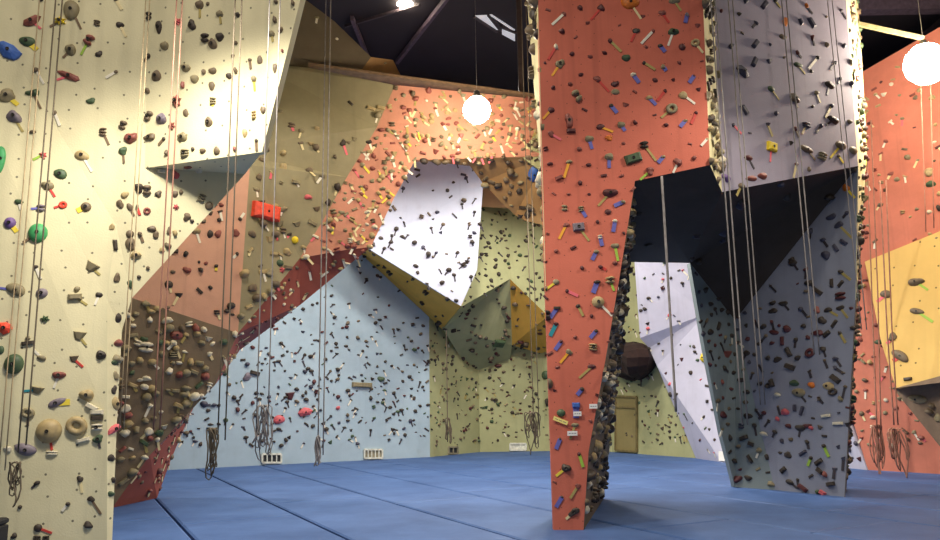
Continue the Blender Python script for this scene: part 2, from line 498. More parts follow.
# ------------------------------------------------------------------ hall shell: ceiling, beams, far walls
CZ = 11.6
M_ceil = flat_mat('dark_roof_deck', (40, 33, 40), .8, 0, .15, .8)
M_hall = flat_mat('dark_hall_wall', (62, 56, 62), .85, 0, .15, .6)
cm = MB(); cm.box((2, 13, CZ + .15), 46, 50, .3); ceiling = structure(cm.build('ceiling', M_ceil))
hw = MB(); hw.box((2, 33, 5.6), 46, .3, 11.6); structure(hw.build('wall_far', M_hall))
hw = MB(); hw.box((-20, 13, 5.6), .3, 50, 11.6); structure(hw.build('wall_side', M_hall))
hw = MB(); hw.box((22, 13, 5.6), .3, 50, 11.6); structure(hw.build('wall_side', M_hall))
M_beam = flat_mat('roof_steel', (84, 70, 84), .7)
M_beamd = flat_mat('roof_steel_dark', (70, 60, 66), .6, .2)
bm_ = MB()
bm_.bar(F(397, 62, CZ - .12), F(450, -6, CZ - .12), .09, .14); structure(bm_.build('trim_1', M_beam))
bm_ = MB(); bm_.bar(F(368, 58, CZ - .12), F(352, 18, CZ - .12), .09, .14); structure(bm_.build('trim_2', M_beam))
bm_ = MB(); bm_.bar(F(345, 26, CZ - .1), F(420, 4, CZ - .1), .05, .08); structure(bm_.build('trim_3', M_beamd))
for i, xx in enumerate((3.6, 7.2, 10.8)):
    bm_ = MB(); bm_.box((xx + 2, 13, CZ - .2), .2, 49, .4); structure(bm_.build('trim_%d' % (i + 4), M_beamd))
bm_ = MB(); bm_.box((11.5, 17.5, CZ - .45), 14, .3, .5); structure(bm_.build('trim_7', M_beam))
# steel post on top of the arch
po = MB(); 
pc = P(521, 92, 16.9); po.box((pc.x, pc.y, (pc.z + CZ) / 2 - .2), .11, .11, CZ - pc.z + .4)
structure(po.build('trim_8', flat_mat('brown_steel', (58, 46, 44), .7)))
# roof light with its truss members
sk = MB()
zz = CZ - .03
for poly in (((475, 16), (487, 15.5), (500, 30), (496, 30)), ((489, 15), (492, 15), (515, 30), (514, 31.5)), ((502, 27.5), (515, 33), (515, 41.5), (502, 34.5))):
    ps = [F(x, y, zz) for x, y in poly]
    sk.add(ps + [p + Vector((0, 0, .02)) for p in ps], [(0, 1, 2, 3), (7, 6, 5, 4), (0, 4, 5, 1), (1, 5, 6, 2), (2, 6, 7, 3), (3, 7, 4, 0)])
win = structure(sk.build('window_1', emit_mat('daylight_pane', (190, 195, 205), .5)))
sf = MB()
zz -= .03
for p_, q_ in (((488, 15), (501, 31)), ((494, 20), (500, 27)), ((474, 17), (497, 32)), ((501, 27), (516, 33))):
    sf.bar(F(*p_, zz), F(*q_, zz), .06, .05)
sf.build('window_frame', M_beamd, win)
# pale steel rail from tower to the right wall
rl = MB(); rl.bar(P(858, 24, 14.4), P(924, 38.5, 14.0), .07, .08)
ro = rl.build('steel_rail', flat_mat('pale_steel', (150, 142, 108), .6))
tag(ro, 'pale steel rail running from the tower top towards the right-hand lamp', 'rail')
# ------------------------------------------------------------------ holds: shapes
_tv, _tp = [], []
for a_, b_, c_, k_ in TRI:
    _tv += [a_, b_, c_]
BVH = BVHTree.FromPolygons(_tv, [(3 * i, 3 * i + 1, 3 * i + 2) for i in range(len(TRI))])


def hit(x, y, want=None):
    v = ray(x, y).normalized()
    o = CAM.copy(); trav = 0
    for _ in range(8):
        loc, n, i, dist = BVH.ray_cast(o, v)
        if loc is None: return None
        if n.dot(v) > 0: n = -n
        if want is None or TRI[i][3] in want: return loc, n, TRI[i][3]
        o = loc + v * .01
    return None


def dome(n, m, R, prof, zf=None):
    """rounded lump: m rings from the wall up; R(theta) outline, prof(t)->(radius, height)"""
    V = []; Fs = []
    for j in range(m):
        r, z = prof(j / m)
        for k in range(n):
            th = 2 * math.pi * k / n
            x, y = r * R(th) * math.cos(th), r * R(th) * math.sin(th)
            V.append(Vector((x, y, z)))
    r, z = prof(1.0); V.append(Vector((0, 0, z)))
    for j in range(m - 1):
        for k in range(n):
            Fs.append((j * n + k, j * n + (k + 1) % n, (j + 1) * n + (k + 1) % n, (j + 1) * n + k))
    for k in range(n): Fs.append(((m - 1) * n + k, (m - 1) * n + (k + 1) % n, m * n))
    if zf:
        V = [zf(v) for v in V]
    return V, Fs


def round_prof(h, flat=.0):
    return lambda t: (.5 * math.cos(t * math.pi / 2) ** (1 - flat), h * math.sin(t * math.pi / 2) - .02)


def cuboid(c, sx, sy, sz, bev=.2, taper=.75):
    V = []
    for z, s in ((0, 1), (sz * (1 - bev), .5 + taper / 2), (sz, taper * .8)):
        for x, y in ((-1, -1), (1, -1), (1, 1), (-1, 1)):
            V.append(Vector((c[0] + x * sx / 2 * s, c[1] + y * sy / 2 * s, z)))
    Fs = []
    for j in range(2):
        for k in range(4): Fs.append((j * 4 + k, j * 4 + (k + 1) % 4, (j + 1) * 4 + (k + 1) % 4, (j + 1) * 4 + k))
    Fs.append((8, 9, 10, 11))
    return V, Fs


def join(*parts):
    V = []; Fs = []
    for v, f in parts:
        n = len(V); V += v; Fs += [tuple(i + n for i in q) for q in f]
    return V, Fs


def shape(s, rnd, lod=2):
    """unit hold in [-.5,.5]^2, standing out along +z; returns verts, faces, smooth"""
    n, m = ((18, 6), (12, 4), (7, 3))[2 - lod]
    p1, p2, p3 = (rnd.uniform(0, 6.3) for _ in range(3))
    if s == 'O':
        return (*dome(n + 4, m + 2, lambda t: 1, round_prof(.5)), True)
    if s == 'E':
        return (*dome(n, m, lambda t: 1 + .10 * math.cos(t + p1) + .05 * math.cos(3 * t + p2), round_prof(.46)), True)
    if s == 'B':
        return (*dome(n, m, lambda t: 1 + .16 * math.cos(2 * t + p1) + .12 * math.cos(3 * t + p2) + .05 * math.cos(5 * t + p3), round_prof(.5, .3),
                      lambda v: Vector((v.x, v.y, v.z * (1 + .25 * math.sin(5 * v.x + p1) + .2 * math.sin(6 * v.y + p3))))), True)
    if s == 'J':   # jug: thick lip pushed upward over a scooped top
        def zf(v):
            lip = max(0, v.z) * 1.1
            y = v.y + lip * .42
            sc = .30 * math.exp(-((v.x / .3) ** 2 + ((v.y - .2) / .2) ** 2))
            return Vector((v.x * (1 + .15 * lip), y * .9 - .05, v.z - sc * (v.z > .1)))
        return (*dome(n, m, lambda t: 1 + .08 * math.cos(3 * t + p2) - .14 * max(0, math.sin(t)), round_prof(.62, .45), zf), True)
    if s == 'T':
        V = []; Fs = []; q = 8 if lod == 2 else 6
        for i in range(n):
            a = 2 * math.pi * i / n; rr = .33 + .03 * math.sin(2 * a + p1)
            for k in range(q):
                b = 2 * math.pi * k / q
                r = rr + .17 * math.cos(b)
                V.append(Vector((r * math.cos(a), r * math.sin(a), .14 + .2 * math.sin(b))))
        for i in range(n):
            for k in range(q):
                j = (i + 1) % n
                Fs.append((i * q + k, j * q + k, j * q + (k + 1) % q, i * q + (k + 1) % q))
        return V, Fs, True
    if s == 'D':   # narrow edge / crimp
        V, Fs = cuboid((0, 0), 1, 1, .55, .3, .8)
        return V, Fs, False
    if s == 'P':   # faceted pinch
        return (*dome(8, 3, lambda t: 1 + .12 * math.cos(2 * t + p1) + .1 * math.cos(3 * t + p2), lambda t: ((.5, -.02), (.46, .22), (.2, .5), (0, .58))[min(3, int(t * 3 + .01))]), False)
    if s == 'X':
        V, Fs = cuboid((0, 0), 1, 1, .6, .3, .9)
        return V, Fs, False
    if s == 'W':
        V = [Vector(v) for v in ((-.5, .35, 0), (.5, .45, 0), (.18, -.5, 0), (-.22, -.42, 0), (-.3, .3, .42), (.36, .34, .45), (.1, -.3, .2), (-.12, -.25, .2))]
        return V, [(0, 3, 7, 4), (3, 2, 6, 7), (2, 1, 5, 6), (1, 0, 4, 5), (4, 7, 6, 5)], False
    if s == 'S':
        return (*dome(10, 2, lambda t: 1, lambda t: ((.5, -.02), (.3, .3), (0, .42))[min(2, int(t * 2 + .01))],
                      lambda v: v), False) if False else (*_star(p1), False)
    if s == 'H':   # two or three stacked lobes
        k = 3 if rnd.random() < .45 else 2
        parts = []
        for i in range(k):
            y = (i - (k - 1) / 2) * (.95 / k)
            V, Fs = dome(10, 4, lambda t: 1, round_prof(.5, .3))
            ang = rnd.uniform(-.35, .35)
            parts.append(([Vector((v.x * .95 * math.cos(ang) - v.y * .72 / k * 2 * math.sin(ang) * .4, y + v.x * .5 * math.sin(ang) + v.y * .78 / k * 2 * .55, v.z)) for v in V], Fs))
        return (*join(*parts), True)
    return (*dome(9, 3, lambda t: 1 + .1 * math.cos(2 * t + p1), round_prof(.6, .4)), True)   # M, small screw-on


def _star(p):
    V = []; Fs = []
    n = 12
    for j, (r, z) in enumerate(((.5, 0), (.42, .2), (.16, .42))):
        for k in range(n):
            th = 2 * math.pi * k / n + p
            q = r * (1.05 if k % 2 else .62)
            V.append(Vector((q * math.cos(th), q * math.sin(th), z * (1.15 if k % 2 else .8))))
    V.append(Vector((0, 0, .4)))
    for j in range(2):
        for k in range(n): Fs.append((j * n + k, j * n + (k + 1) % n, (j + 1) * n + (k + 1) % n, (j + 1) * n + k))
    for k in range(n): Fs.append((2 * n + k, 2 * n + (k + 1) % n, 3 * n))
    return V, Fs


HC = dict(b=('grey-brown', (112, 96, 74)), d=('dark brown', (66, 56, 46)), t=('tan', (176, 154, 108)), k=('khaki', (142, 130, 98)), g=('dark green', (72, 92, 62)),
          G=('bright green', (66, 156, 92)), r=('dull red', (142, 80, 68)), R=('bright red', (240, 78, 50)), p=('pink', (212, 100, 104)), u=('blue', (66, 104, 178)),
          v=('lavender grey', (126, 115, 122)), y=('yellow', (240, 208, 40)), o=('orange', (216, 118, 36)), w=('cream', (222, 212, 184)), s=('slate', (70, 68, 82)), m=('maroon', (92, 46, 44)),
          V=('purple', (112, 84, 138)), q=('turquoise', (50, 140, 150)))
TC = dict(y=('yellow', (240, 214, 70)), w=('white', (238, 230, 208)), b=('brown', (120, 98, 72)), r=('red', (206, 66, 56)), p=('pink', (236, 110, 120)), u=('blue', (104, 104, 176)), g=('lime green', (160, 196, 70)),
          o=('orange', (240, 170, 50)), k=('khaki', (176, 158, 92)), d=('dark', (62, 56, 60)), q=('turquoise', (40, 140, 150)), R=('red', (226, 80, 56)), c=('cream', (232, 214, 160)))  # dark strips also serve as painted cast shadows on the far walls


def hmat(c): return flat_mat('hold_' + HC[c][0].replace(' ', '_'), HC[c][1], .55, 0, .18, 14)
def tmat(c): return flat_mat('tape_' + TC[c][0].replace(' ', '_'), TC[c][1], .6, 0, .04, 5)


def frame(n):
    up = Vector((0, 0, 1)); y = up - n * up.dot(n)
    if y.length < .15: y = Vector((0, 1, 0)) - n * n.y
    y.normalize(); x = y.cross(n)
    return x, y


def parse(txt):
    out = []
    for tok in txt.replace('\n', ';').split(';'):
        t = tok.split()
        if len(t) < 7: continue
        h = dict(x=float(t[0]), y=float(t[1]), w=float(t[2]), h=float(t[3]), a=float(t[4]), s=t[5], c=t[6], tape=None, lab=None)
        for q in t[7:]:
            if q[0] == '#': h['lab'] = q[1:].replace('_', ' ')
            else:
                a = q.split(','); h['tape'] = (a[0], float(a[1]), float(a[2]), float(a[3]) if len(a) > 3 else 2.6)
        out.append(h)
    return out
# x y w h angle shape colour [tape: colour,endx,endy[,width]] [#label]   (measured positions, put on the walls where the sight line meets them)
T_CREAM = '''
32 21 17 10 32 P r p,41,29
60 21 12 9 0 S y b,50,27 #yellow_spiky_climbing_hold_beside_the_rope_high_on_the_cream_wall
72 10 15 20 0 E k b,81,29 #large_khaki_egg-shaped_climbing_hold_with_brown_tape_near_the_top_of_the_cream_wall
97 23 7 6 0 H b;120 25 8 6 0 J d c,126,37
89 40 10 12 -30 H r g,81,55
71 50 10 12 0 J k b,63,58
99 54 6 7 -30 B d;27 41 15 10 -5 E g y,37,50,6
9 51 29 14 -35 P u #big_blue_faceted_climbing_hold_at_the_left_edge_of_the_cream_wall
36 70 5 6 0 M b w,44,84
69 76 22 8 -20 P r p,57,80
116 72 4 4 0 M b w,106,78
149 16 6 9 0 H d;159 27 6 14 0 J d
149 56 4 5 0 M d b,143,63
157 76 9 12 -20 J b
116 0 4 4 0 M b c,122,10
148 91 5 7 0 J b;41 0 5 3 0 M d
7 96 16 13 0 B k y,18,105,5
33 93 12 8 0 B g b,41,109
14 117 13 13 -30 B v k,23,132
33 132 6 4 0 M b;55 113 4 5 0 M b w,60,126
91 101 8 7 0 B g
149 116 7 11 -30 H b
103 132 8 9 0 H b b,109,145
123 125 8 10 -20 H b
131 138 12 12 0 B r #round_dull_red_climbing_hold_above_a_green_one_on_the_cream_wall
150 137 10 8 0 B b;123 151 9 8 0 B g b,124,163
43 155 8 8 0 S p g,33,160 #pink_star-shaped_climbing_hold_behind_the_rope_on_the_cream_wall
82 155 14 10 -18 E t w,92,172
60 174 13 10 -22 E g
1 159 9 28 0 E G #tall_bright_green_climbing_hold_cut_by_the_left_edge_of_the_photo
160 119 5 5 0 H b
48 186 12 9 -8 J k r,55,197
19 202 8 6 0 J g w,21,210
41 208 9 8 0 H v u,31,209
63 205 8 8 -30 T R r,54,208 #bright_red_ring-shaped_climbing_hold_with_red_tape_on_the_cream_wall
86 207 10 10 0 O b y,77,211,6
10 223 11 12 0 O V y,17,232,5 #round_purple_climbing_hold_with_yellow_tape_on_the_cream_wall
38 233 18 20 0 O G b,23,243 #big_round_bright_green_climbing_hold_behind_the_rope_on_the_cream_wall
36 267 5 4 0 M d w,41,279
91 267 14 12 -35 W k k,100,275
139 188 10 9 0 B d;147 190 9 12 0 H b
125 195 7 8 0 B t;120 204 7 9 0 B b;130 207 6 9 30 E b b,134,216
137 207 3 6 0 M d r,140,215;147 211 7 8 0 T r
112 227 5 8 0 B t;115 245 4 11 8 D d
130 234 8 8 0 O b;131 244 10 14 8 E b;136 255 10 9 0 J t
140 234 4 6 30 M b b,143,242
152 229 9 7 0 J b;156 235 7 7 0 B b;148 268 4 4 0 M b;158 194 6 6 0 B d
16 290 19 12 -25 E k u,0,288
42 293 11 10 0 O v
77 289 6 6 0 M k;75 297 13 6 5 D k k,87,305
99 295 7 6 0 J d w,95,305
45 319 9 8 0 S g
5 328 15 12 -8 P R #bright_red_faceted_climbing_hold_at_the_left_edge_of_the_cream_wall
79 336 13 11 -10 W k k,86,345
28 343 12 4 8 D d;28 338 5 4 0 M k;1 350 6 9 0 O g
14 364 18 21 0 O g #big_round_dark_green_climbing_hold_low_on_the_cream_wall_beside_the_rope
42 358 9 6 -15 J k w,34,350
74 359 9 8 0 W b r,83,367
101 355 10 10 -20 J d
117 278 7 9 0 B b;130 284 6 8 0 B g;139 277 4 4 0 M d
118 318 6 11 0 J d;118 343 8 8 0 J r;117 359 8 9 0 B k
59 375 13 8 0 J r w,54,388
37 390 13 8 -15 W k q,24,391
56 403 18 8 24 E v y,70,402,7 #long_grey_climbing_hold_with_a_bunch_of_yellow_tape_on_the_cream_wall
87 395 14 12 0 J t
92 407 13 5 -30 D w;97 412 13 5 0 D w;97 418 12 5 0 D d
28 413 13 11 0 T k b,28,426
49 431 24 25 0 O t r,52,450 #biggest_round_tan_climbing_hold_low_on_the_cream_wall
77 426 20 20 0 T t #big_tan_ring-shaped_climbing_hold_next_to_the_biggest_round_tan_one
97 427 12 8 0 H w;98 439 10 8 0 B g d,100,448
83 440 13 4 15 D w
26 450 21 12 -18 E v
8 449 8 6 0 B w
115 362 6 7 0 B g;116 376 5 10 0 B k;114 390 5 9 0 B d;116 404 7 14 10 E t
114 429 14 8 45 P p #pink_faceted_climbing_hold_on_the_right_edge_of_the_cream_wall
52 453 12 5 0 H w
37 483 6 5 20 M d d,32,488
80 479 6 7 0 B d c,82,493
91 499 7 6 0 B d b,101,514
68 504 5 4 0 M d w,62,511
38 528 8 8 0 O d r,52,533
88 525 9 7 0 B d
111 458 6 8 0 B d;111 494 6 6 0 B g;113 480 5 6 0 B d
20 507 4 4 0 M d;14 536 6 6 0 B d;37 538 8 5 0 H d;46 538 7 5 0 H d
178 22 7 8 0 S p;165 46 8 9 0 J k;200 5 8 9 0 J b k,200,18;208 4 4 4 0 M b
220 14 7 7 0 J k k,221,24;238 15 5 6 0 J d;192 25 8 10 0 B d
205 38 9 10 0 H d;213 44 8 12 20 J b;220 37 8 9 0 J d
236 43 4 5 0 M b;233 56 4 4 0 M b
275 20 5 7 0 B b;276 2 5 5 0 B b;293 3 4 7 0 B b;281 30 5 7 0 B b;272 34 6 7 0 J k k,273,42
186 68 10 8 -20 J k;195 79 8 9 0 J k;204 72 5 6 0 B b;213 71 8 7 0 J b;229 76 6 6 0 B d;236 71 4 7 0 B b;183 85 5 7 0 B r;212 86 6 10 0 J b
250 60 4 4 0 M b b,251,69;260 60 6 8 15 B b;275 68 5 9 0 B b;282.5 51 3 4 0 M r;254 79 5 7 0 M k y,255,91
177 101 9 14 0 S r;172 126 7 9 0 S r;162 119 10 12 -25 J v
186 113 5 9 0 J b;213 101 7 8 0 H k y,213,106;209 122 7 11 0 J b
183 137 9 10 0 J k;164 139 4 4 0 M d b,159,145
167 153 5 6 0 B b;185 153 9 9 0 H k;193 149 4 4 0 M d;203 151 6 6 0 J b;217 151 6 10 0 J b;235 149 5 5 0 B r
263 110 5 9 0 B b;254 115 5 9 0 H t;245 133 5 10 0 J t;256.5 141 4 4 0 M d b,257,151
161 171 9 4 0 D w;188 167 7 6 0 B r;176 175 7 8 0 B p;199 170 7 5 0 J w
159 194 6 7 0 B b;175 194 6 8 0 J b;181 192 5 5 0 B b;202 198 8 9 -20 H k;209 206 8 9 0 O b;176 207 6 7 0 S p
187 217 8 8 0 B b;192 221 4 4 0 M d;169 231 5 8 0 B b;175 233 5 7 0 B t;168 246 7 7 0 B b;162 250 5 6 0 B t
'''
T_SALMON = '''
221 205 5 5 0 B r;219 220 4 5 0 M d;196 231 9 7 0 J t w,200,243;210 234 6 9 0 J d;218 234 7 8 0 B r;236 233 8 7 0 B r
240 219 4 4 0 M d w,244,213;237 254 4 4 0 M d w,233,258;216 266 4 4 0 M d y,216,271;185.5 254 5 7 0 J d;175 251 6 4 0 D d;187 270 8 7 0 B r;199 262 3 3 0 M d
'''
T_ARCH = '''
265 212 27 16 -3 X R #large_bright_red_box-shaped_hold_on_the_olive_part_of_the_arch
146 347 16 12 0 H w #cream_slatted_climbing_hold_on_the_lower_leg_of_the_arch
176.7 335 13 9 0 E r;295 240 7 8 0 O y;270 273 9 8 0 B k;287 252 9 7 0 B t;280 263 7 7 0 O g;282 270 6 7 0 S p
252 234 8 7 0 B b;259 177 7 6 0 B b
308 197 7 6 0 B p;343 143 6 7 0 B d p,347,155;369 142 6 5 0 B d w,372,150
'''
T_RED = '''
564 14 5 5 0 B r w,552,25;580 8 6 6 0 B m;601 8 7 7 0 B m r,591,20
630 3 19 13 0 E o c,641,19 #large_orange_climbing_hold_at_the_very_top_of_the_red_tower_face
662 13 7 6 0 B r r,669,23;674 1 11 6 0 J k k,681,11;687 15 5 5 0 B v u,685,23,4
636 31 7 6 0 B d r,631,42;653 31 4 4 0 M r w,641,44
673 32 11 7 0 J g w,668,46;610 41 5 5 0 M m k,621,52;556 47 5 6 0 B w r,548,60
572 54 5 5 0 M m;560 64 9 9 -30 B k o,552,76;545 63 3 3 0 M m
626 58 9 7 0 J g;660 46 5 5 0 B d u,665,52,4
682 47 7 7 0 O m;695 43 9 8 20 T t c,703,53
644 63 4 4 0 M d k,655,70;663 67 6 5 0 B k u,666,71,4;633 75 6 5 0 J w u,639,83,4;694 76 3 3 0 M m u,689,83,4
597 79 8 6 0 B r r,609,92;615 84 8 6 25 B m;615 92 9 6 0 E k
577 96 9 14 30 H k #lumpy_khaki_climbing_hold_left_of_centre_on_the_upper_red_face
649 98 7 5 0 J t u,656,105,4;683 95 9 8 0 E t w,695,104;665 91 4 4 0 M m r,657,101;570 84 5 4 0 M r
551 110 6 7 0 B m o,543,119;569 121 9 14 0 B r;571 131 9 4 0 D m
671.5 109 13 10 10 T k k,661,118 #ring-shaped_khaki_climbing_hold_on_the_right_of_the_upper_red_face
696 113 4 4 0 M m r,691,124;611 106 5 5 0 J d u,617,113,4;666 125 5 4 0 M m;685 121 5 4 0 B k u,680,127,4
600 127 9 6 10 E m o,613,132;621 125 8 7 0 J k u,625,131,4;551 134 7 6 0 B r p,561,140
589 139 9 7 0 J k u,592,149,4;609 138 9 5 0 B o;644 145 10 8 0 H d k,656,161
707 139 3 3 0 M t w,701,146;569 162 6 5 0 B k o,564,178
550 164 6 4 0 M m;559 178 8 4 20 D r;609 157 9 8 0 J k u,609,168,4
633 158.5 17 9 16 X g #long_dark_green_block_hold_above_the_tower_opening
650 171 9 8 0 B r g,640,180;663 157 5 4 0 B k u,658,163,4;678 162 9 8 0 B r w,673,173
694 158 5 5 0 M r;580 183 5 5 0 M m
610 193 16 9 0 J m k,598,206 #wide_maroon_jug_hold_with_khaki_tape_left_of_the_tower_opening
623 202 5 4 0 M k u,614,206,4;608 212 7 6 0 O m;564.5 208 7 7 0 H k;581 209 7 6 0 H k u,586,217,4
566 225 7 5 0 B r o,559,239,3;578.5 227 12 8 5 X v k,589,241;615 221 5 4 0 M w u,613,232,4;597.5 222 4 4 0 M m
600 237 5 5 0 H w u,602,246,4;596 252 6 5 0 J k u,592,260,4;615 246 9 6 0 J k g,618,261,3
582 268 4 5 0 M m;600.5 267 5 4 0 M m r,606,270;556 251 5 4 0 M r
556 282 7 6 0 O k y,545,290;567 291 4 4 0 M m p,578,296,3;597 282 7 4 0 M d u,593,293,5;610 280 11 8 0 H t g,614,291
598 302 13 12 0 O t w,612,316 #round_tan_ball_hold_with_white_tape_halfway_down_the_red_face
578 306 5 4 0 M d k,583,316;557 308 7 3 0 D d u,550,318,4;556 324 6 4 0 B m q,550,336,4
591.5 316 4 4 0 M m;596 331 4 4 0 M d u,590,338,4;593 347 10 8 0 H t;561 341.5 4 4 0 M m u,555,350,4
569 352 7 6 0 B k o,560,363,3;575 337 4 4 0 M r
592 366.5 9 5 0 E m k,579,378;582 389 5 4 0 M d u,577,395,4
576 405 8 5 0 D u u,576,418,7;561 413 9 8 0 O g;575 425 8 5 0 J k k,570,439
560 439 3 3 0 M d u,556,449,4;579 454 4 4 0 M m g,583,467,3;566 468 9 9 0 B d y,556,476,3
578 486 7 5 0 B r k,570,498,3;562 497 3 3 0 M d u,556,507,4;574 512 12 7 25 B d c,566,519,3
'''
T_GREY = '''
764 5 4 10 -35 D s;755 44 4 10 -35 D s;754 62 4 11 -25 D s
742.5 71.5 16 9 -40 P s #large_dark_slate_faceted_hold_high_on_the_grey_tower_face
782.5 37 8 5 0 J b;785 22 5 10 0 B o;806 6 5 5 0 B o d,812,14;800 22 3 7 30 D s;811 23 4 10 35 D s
812 38 5 6 0 B m d,814,46;826 45 5 6 0 B b;797 53 5 5 0 B m d,801,58;817 58 5 4 0 M d w,808,69
797.5 65 9 5 0 J g k,805,74;835 63 4 4 0 M s d,830,70;771 89 7 6 0 O g k,779,100
829 85 9 7 -25 J d d,827,95;840 79 4 4 0 M s d,838,84;721 11 4 4 0 M m;745 1 4 5 30 D s;775 1 6 4 0 J d k,780,8
794 98.5 9 9 0 B b b,798,108;744 110 4 10 35 D s;816 93 6 5 0 B k k,820,103
733 125 4 4 0 M s p,741,134;831 106 5 5 0 M s k,825,118;833 120 11 7 -20 J d d,826,125
806 125 9 6 0 H s c,802,134;820.5 126 4 5 0 M s d,816,133;795 129 5 5 0 B m b,799,138
771 147 9 9 -5 X y p,770,162 #yellow_block_hold_with_pink_tape_on_the_grey_tower_face
806.5 149.5 13 7 -12 E b b,815,160;840.5 145.5 11 9 0 O b y,830,158;853 150.5 8 8 0 O k
748 158 8 6 0 J m m,754,169;822 156.5 9 9 -20 H k;838 156 4 4 0 M b y,843,163
796 164.5 5 5 0 B m c,793,178
751 178.5 11 6 10 J r;762 176 9 7 10 J r
726 178 8 8 0 B V #purple-grey_hold_at_the_lower_left_corner_of_the_grey_upper_face
849 122 6 6 0 B b
'''.replace('m,754', 'd,754')
T_LEG = '''
846 188 7 8 0 B o y,855,198;831.5 217 10 6 15 J s;847 213 4 5 0 M s d,843,218;839 225 8 7 0 B s k,852,238
811 231 5 6 0 B s d,810,239;823 240 6 5 0 B s d,828,247;826 255 8 9 0 B s;836 248 3 9 30 D s;844 242 3 9 50 D s;792 260 6 4 15 D d
793 263 8 7 0 J d d,798,270;841 272 6 4 0 M d k,851,280;809 283 8 7 0 B d d,816,289;818 291.5 10 4 -42 D d
832 283 3 9 0 D d;841 284 3 8 -45 D d;840.5 296 11 9 0 H m;773 303 7 5 0 B d;783.5 303.5 9 5 0 J d d,789,310;773 311 8 6 0 B d
801 309 5 5 0 M s d,807,316;817 310 6 7 0 B r;828 310 7 6 0 B d k,838,316;840.5 308 8 5 15 J d k,848,318
822 320.5 8 8 0 B d;834.5 324 3 9 -40 D d;764 326.5 7 5 30 J d;774.5 332.5 10 5 -15 E m;787 329 8 7 0 B m;803.5 326 6 5 0 B d
817.5 333 10 7 0 B m;808 337.5 5 5 0 B m;827 334 8 4 35 D d;782.5 341 3 9 0 D m;796 340 5 5 0 B d d,795,348
748 339 6 4 0 B m;840 333 4 4 0 M d k,846,343
810 353 9 10 0 T m;823 349 6 6 0 B d d,826,357;788.5 352 4 10 25 D d;798 358 7 5 30 J d
790 367 10 5 -25 D d;777.5 359.5 8 6 0 B d;768 358 5 6 0 B d;835.5 379 11 5 -42 D d
828 386 11 8 -15 E t;833 392 9 8 0 T d;811.5 385 7 6 0 B o;799 393 13 9 -10 E k d,806,402;794.5 383 9 7 0 J g;840.5 399 6 6 0 B k
785 412 7 8 0 B p;777.5 419 5 5 0 B p;802 411 3 10 -20 D s;795 408 3 7 0 D s
826 416 10 3 8 D w;838 423.5 11 3 3 D w;788.5 426 7 5 0 B m;800.5 428 10 7 0 J d d,799,437;806.5 426 9 5 15 B m;811 428 5 5 0 B p
807 442 5 5 0 B d d,809,449;824 446 5 4 0 M d g,829,457,3;788 455 8 6 0 B d;803 453 9 3 30 D s;811 458 4 4 0 M d g,808,466,3
819 462 9 4 35 D d;783.5 470 7 4 40 D d;820 471 8 4 -35 D d;825 474.5 6 6 0 B r;790 482 8 6 -20 J d d,797,488
803 488 10 4 -35 D m;831 484 9 4 12 D d;818 492 6 5 0 B g;823 493 7 4 -25 D p
'''
T_TEAL = '''
710 304 6 5 0 B d;711 315 5 4 0 B d;710 332 6 7 0 J d;718 326 3 9 -30 D d;727 354 9 8 0 W r;747 353 6 6 0 J d d,743,360;724 368 6 5 0 B d d,728,372
722 382 5 5 0 B r;731 389 5 4 0 B m;723 415 7 7 0 B m;748 416 9 6 0 J d;737 479 9 8 0 B m;748 478 7 6 0 B d;771 484 8 5 0 B k
734 461 7 5 0 B d;750 459 3 9 35 D d;730 438 6 6 0 B d;744 438 9 4 20 D d;764 434 8 5 -15 J w;751 444 6 4 -20 D d;782 441 5 5 0 B s;767 457 5 6 0 B d
768 386 7 5 0 B d;778 395 7 5 0 J w;741 380 8 5 0 J d;747 392 7 5 0 J d;760 384 6 5 0 B d;772 383 4 8 20 D d
'''
T_REST = '''
916 282 15 8 0 J b g,928,290;886 294.5 11 8 -25 E b p,877,302,4;917 311.5 14 6 -18 E b g,933,322,3;893 337 8 8 0 B b p,887,344,4
901 356 19 9 -40 E b R,893,361,5 #long_brown_hold_with_red_tape_at_the_lower_left_of_the_yellow_panel
878 342 8 5 0 E g;877 325 7 5 0 J r;929 172 9 8 0 B t;931 184 9 7 0 J g;939 208 5 7 0 B d
908 379 8 3 5 D d;917 399 17 9 -10 E k;938 418 6 10 0 B k
305 412 14 10 10 P p #largest_pink-red_hold_near_the_foot_of_the_blue_back_wall
279 420 12 9 10 E p;290 396 10 9 0 W m;338 408 5 4 0 B p;247 377 8 8 0 B v;204 404 8 7 -20 J s;214 405 6 4 0 J s;255 373 10 4 -15 D d
362 385 21 5 -3 D k #long_tan_ledge_hold_on_the_blue_back_wall;381 379 7 6 0 B g
499 343 11 7 -5 X g;498 366 8 4 0 E m;705 358 9 9 0 B y #yellow_hold_on_the_lilac-white_panel_seen_through_the_tower_opening
534 174 11 17 -15 E u #dark_blue_hold_sticking_out_of_the_tower_left_side
545.5 375 8 9 0 O g;547 402 4 9 0 B d;549 489 8 5 0 P d
'''
PHRASE = dict(cream='on the cream left wall', salmon='on the salmon panel', olive='on the olive arch face', umber='on the lower arch leg', orange='on the orange arch face', dred='on the red arch edge',
              soffit='under the arch', red='on the red tower face', lav='on the upper grey tower face', slate='on the grey tower leg', teal='on the inner grey tower leg', rred='on the brick-red right wall',
              yellow='on the yellow panel', rock='on the rock below the yellow panel', blue='on the blue back wall', white='on the white overhang', greenup='on the green overhang', green='on the green back wall',
              lilac='on the lilac-white panel', lside='on the left side of the tower', side='on the inner side of the red leg', under='under the green overhang', mustard='on the mustard panel', **{'return': 'beside the red tower edge'},
              rside='on the right edge of the tower', dark='under the tower', upper='on the upper panel', board='on the board', sliver='on the pale strip')
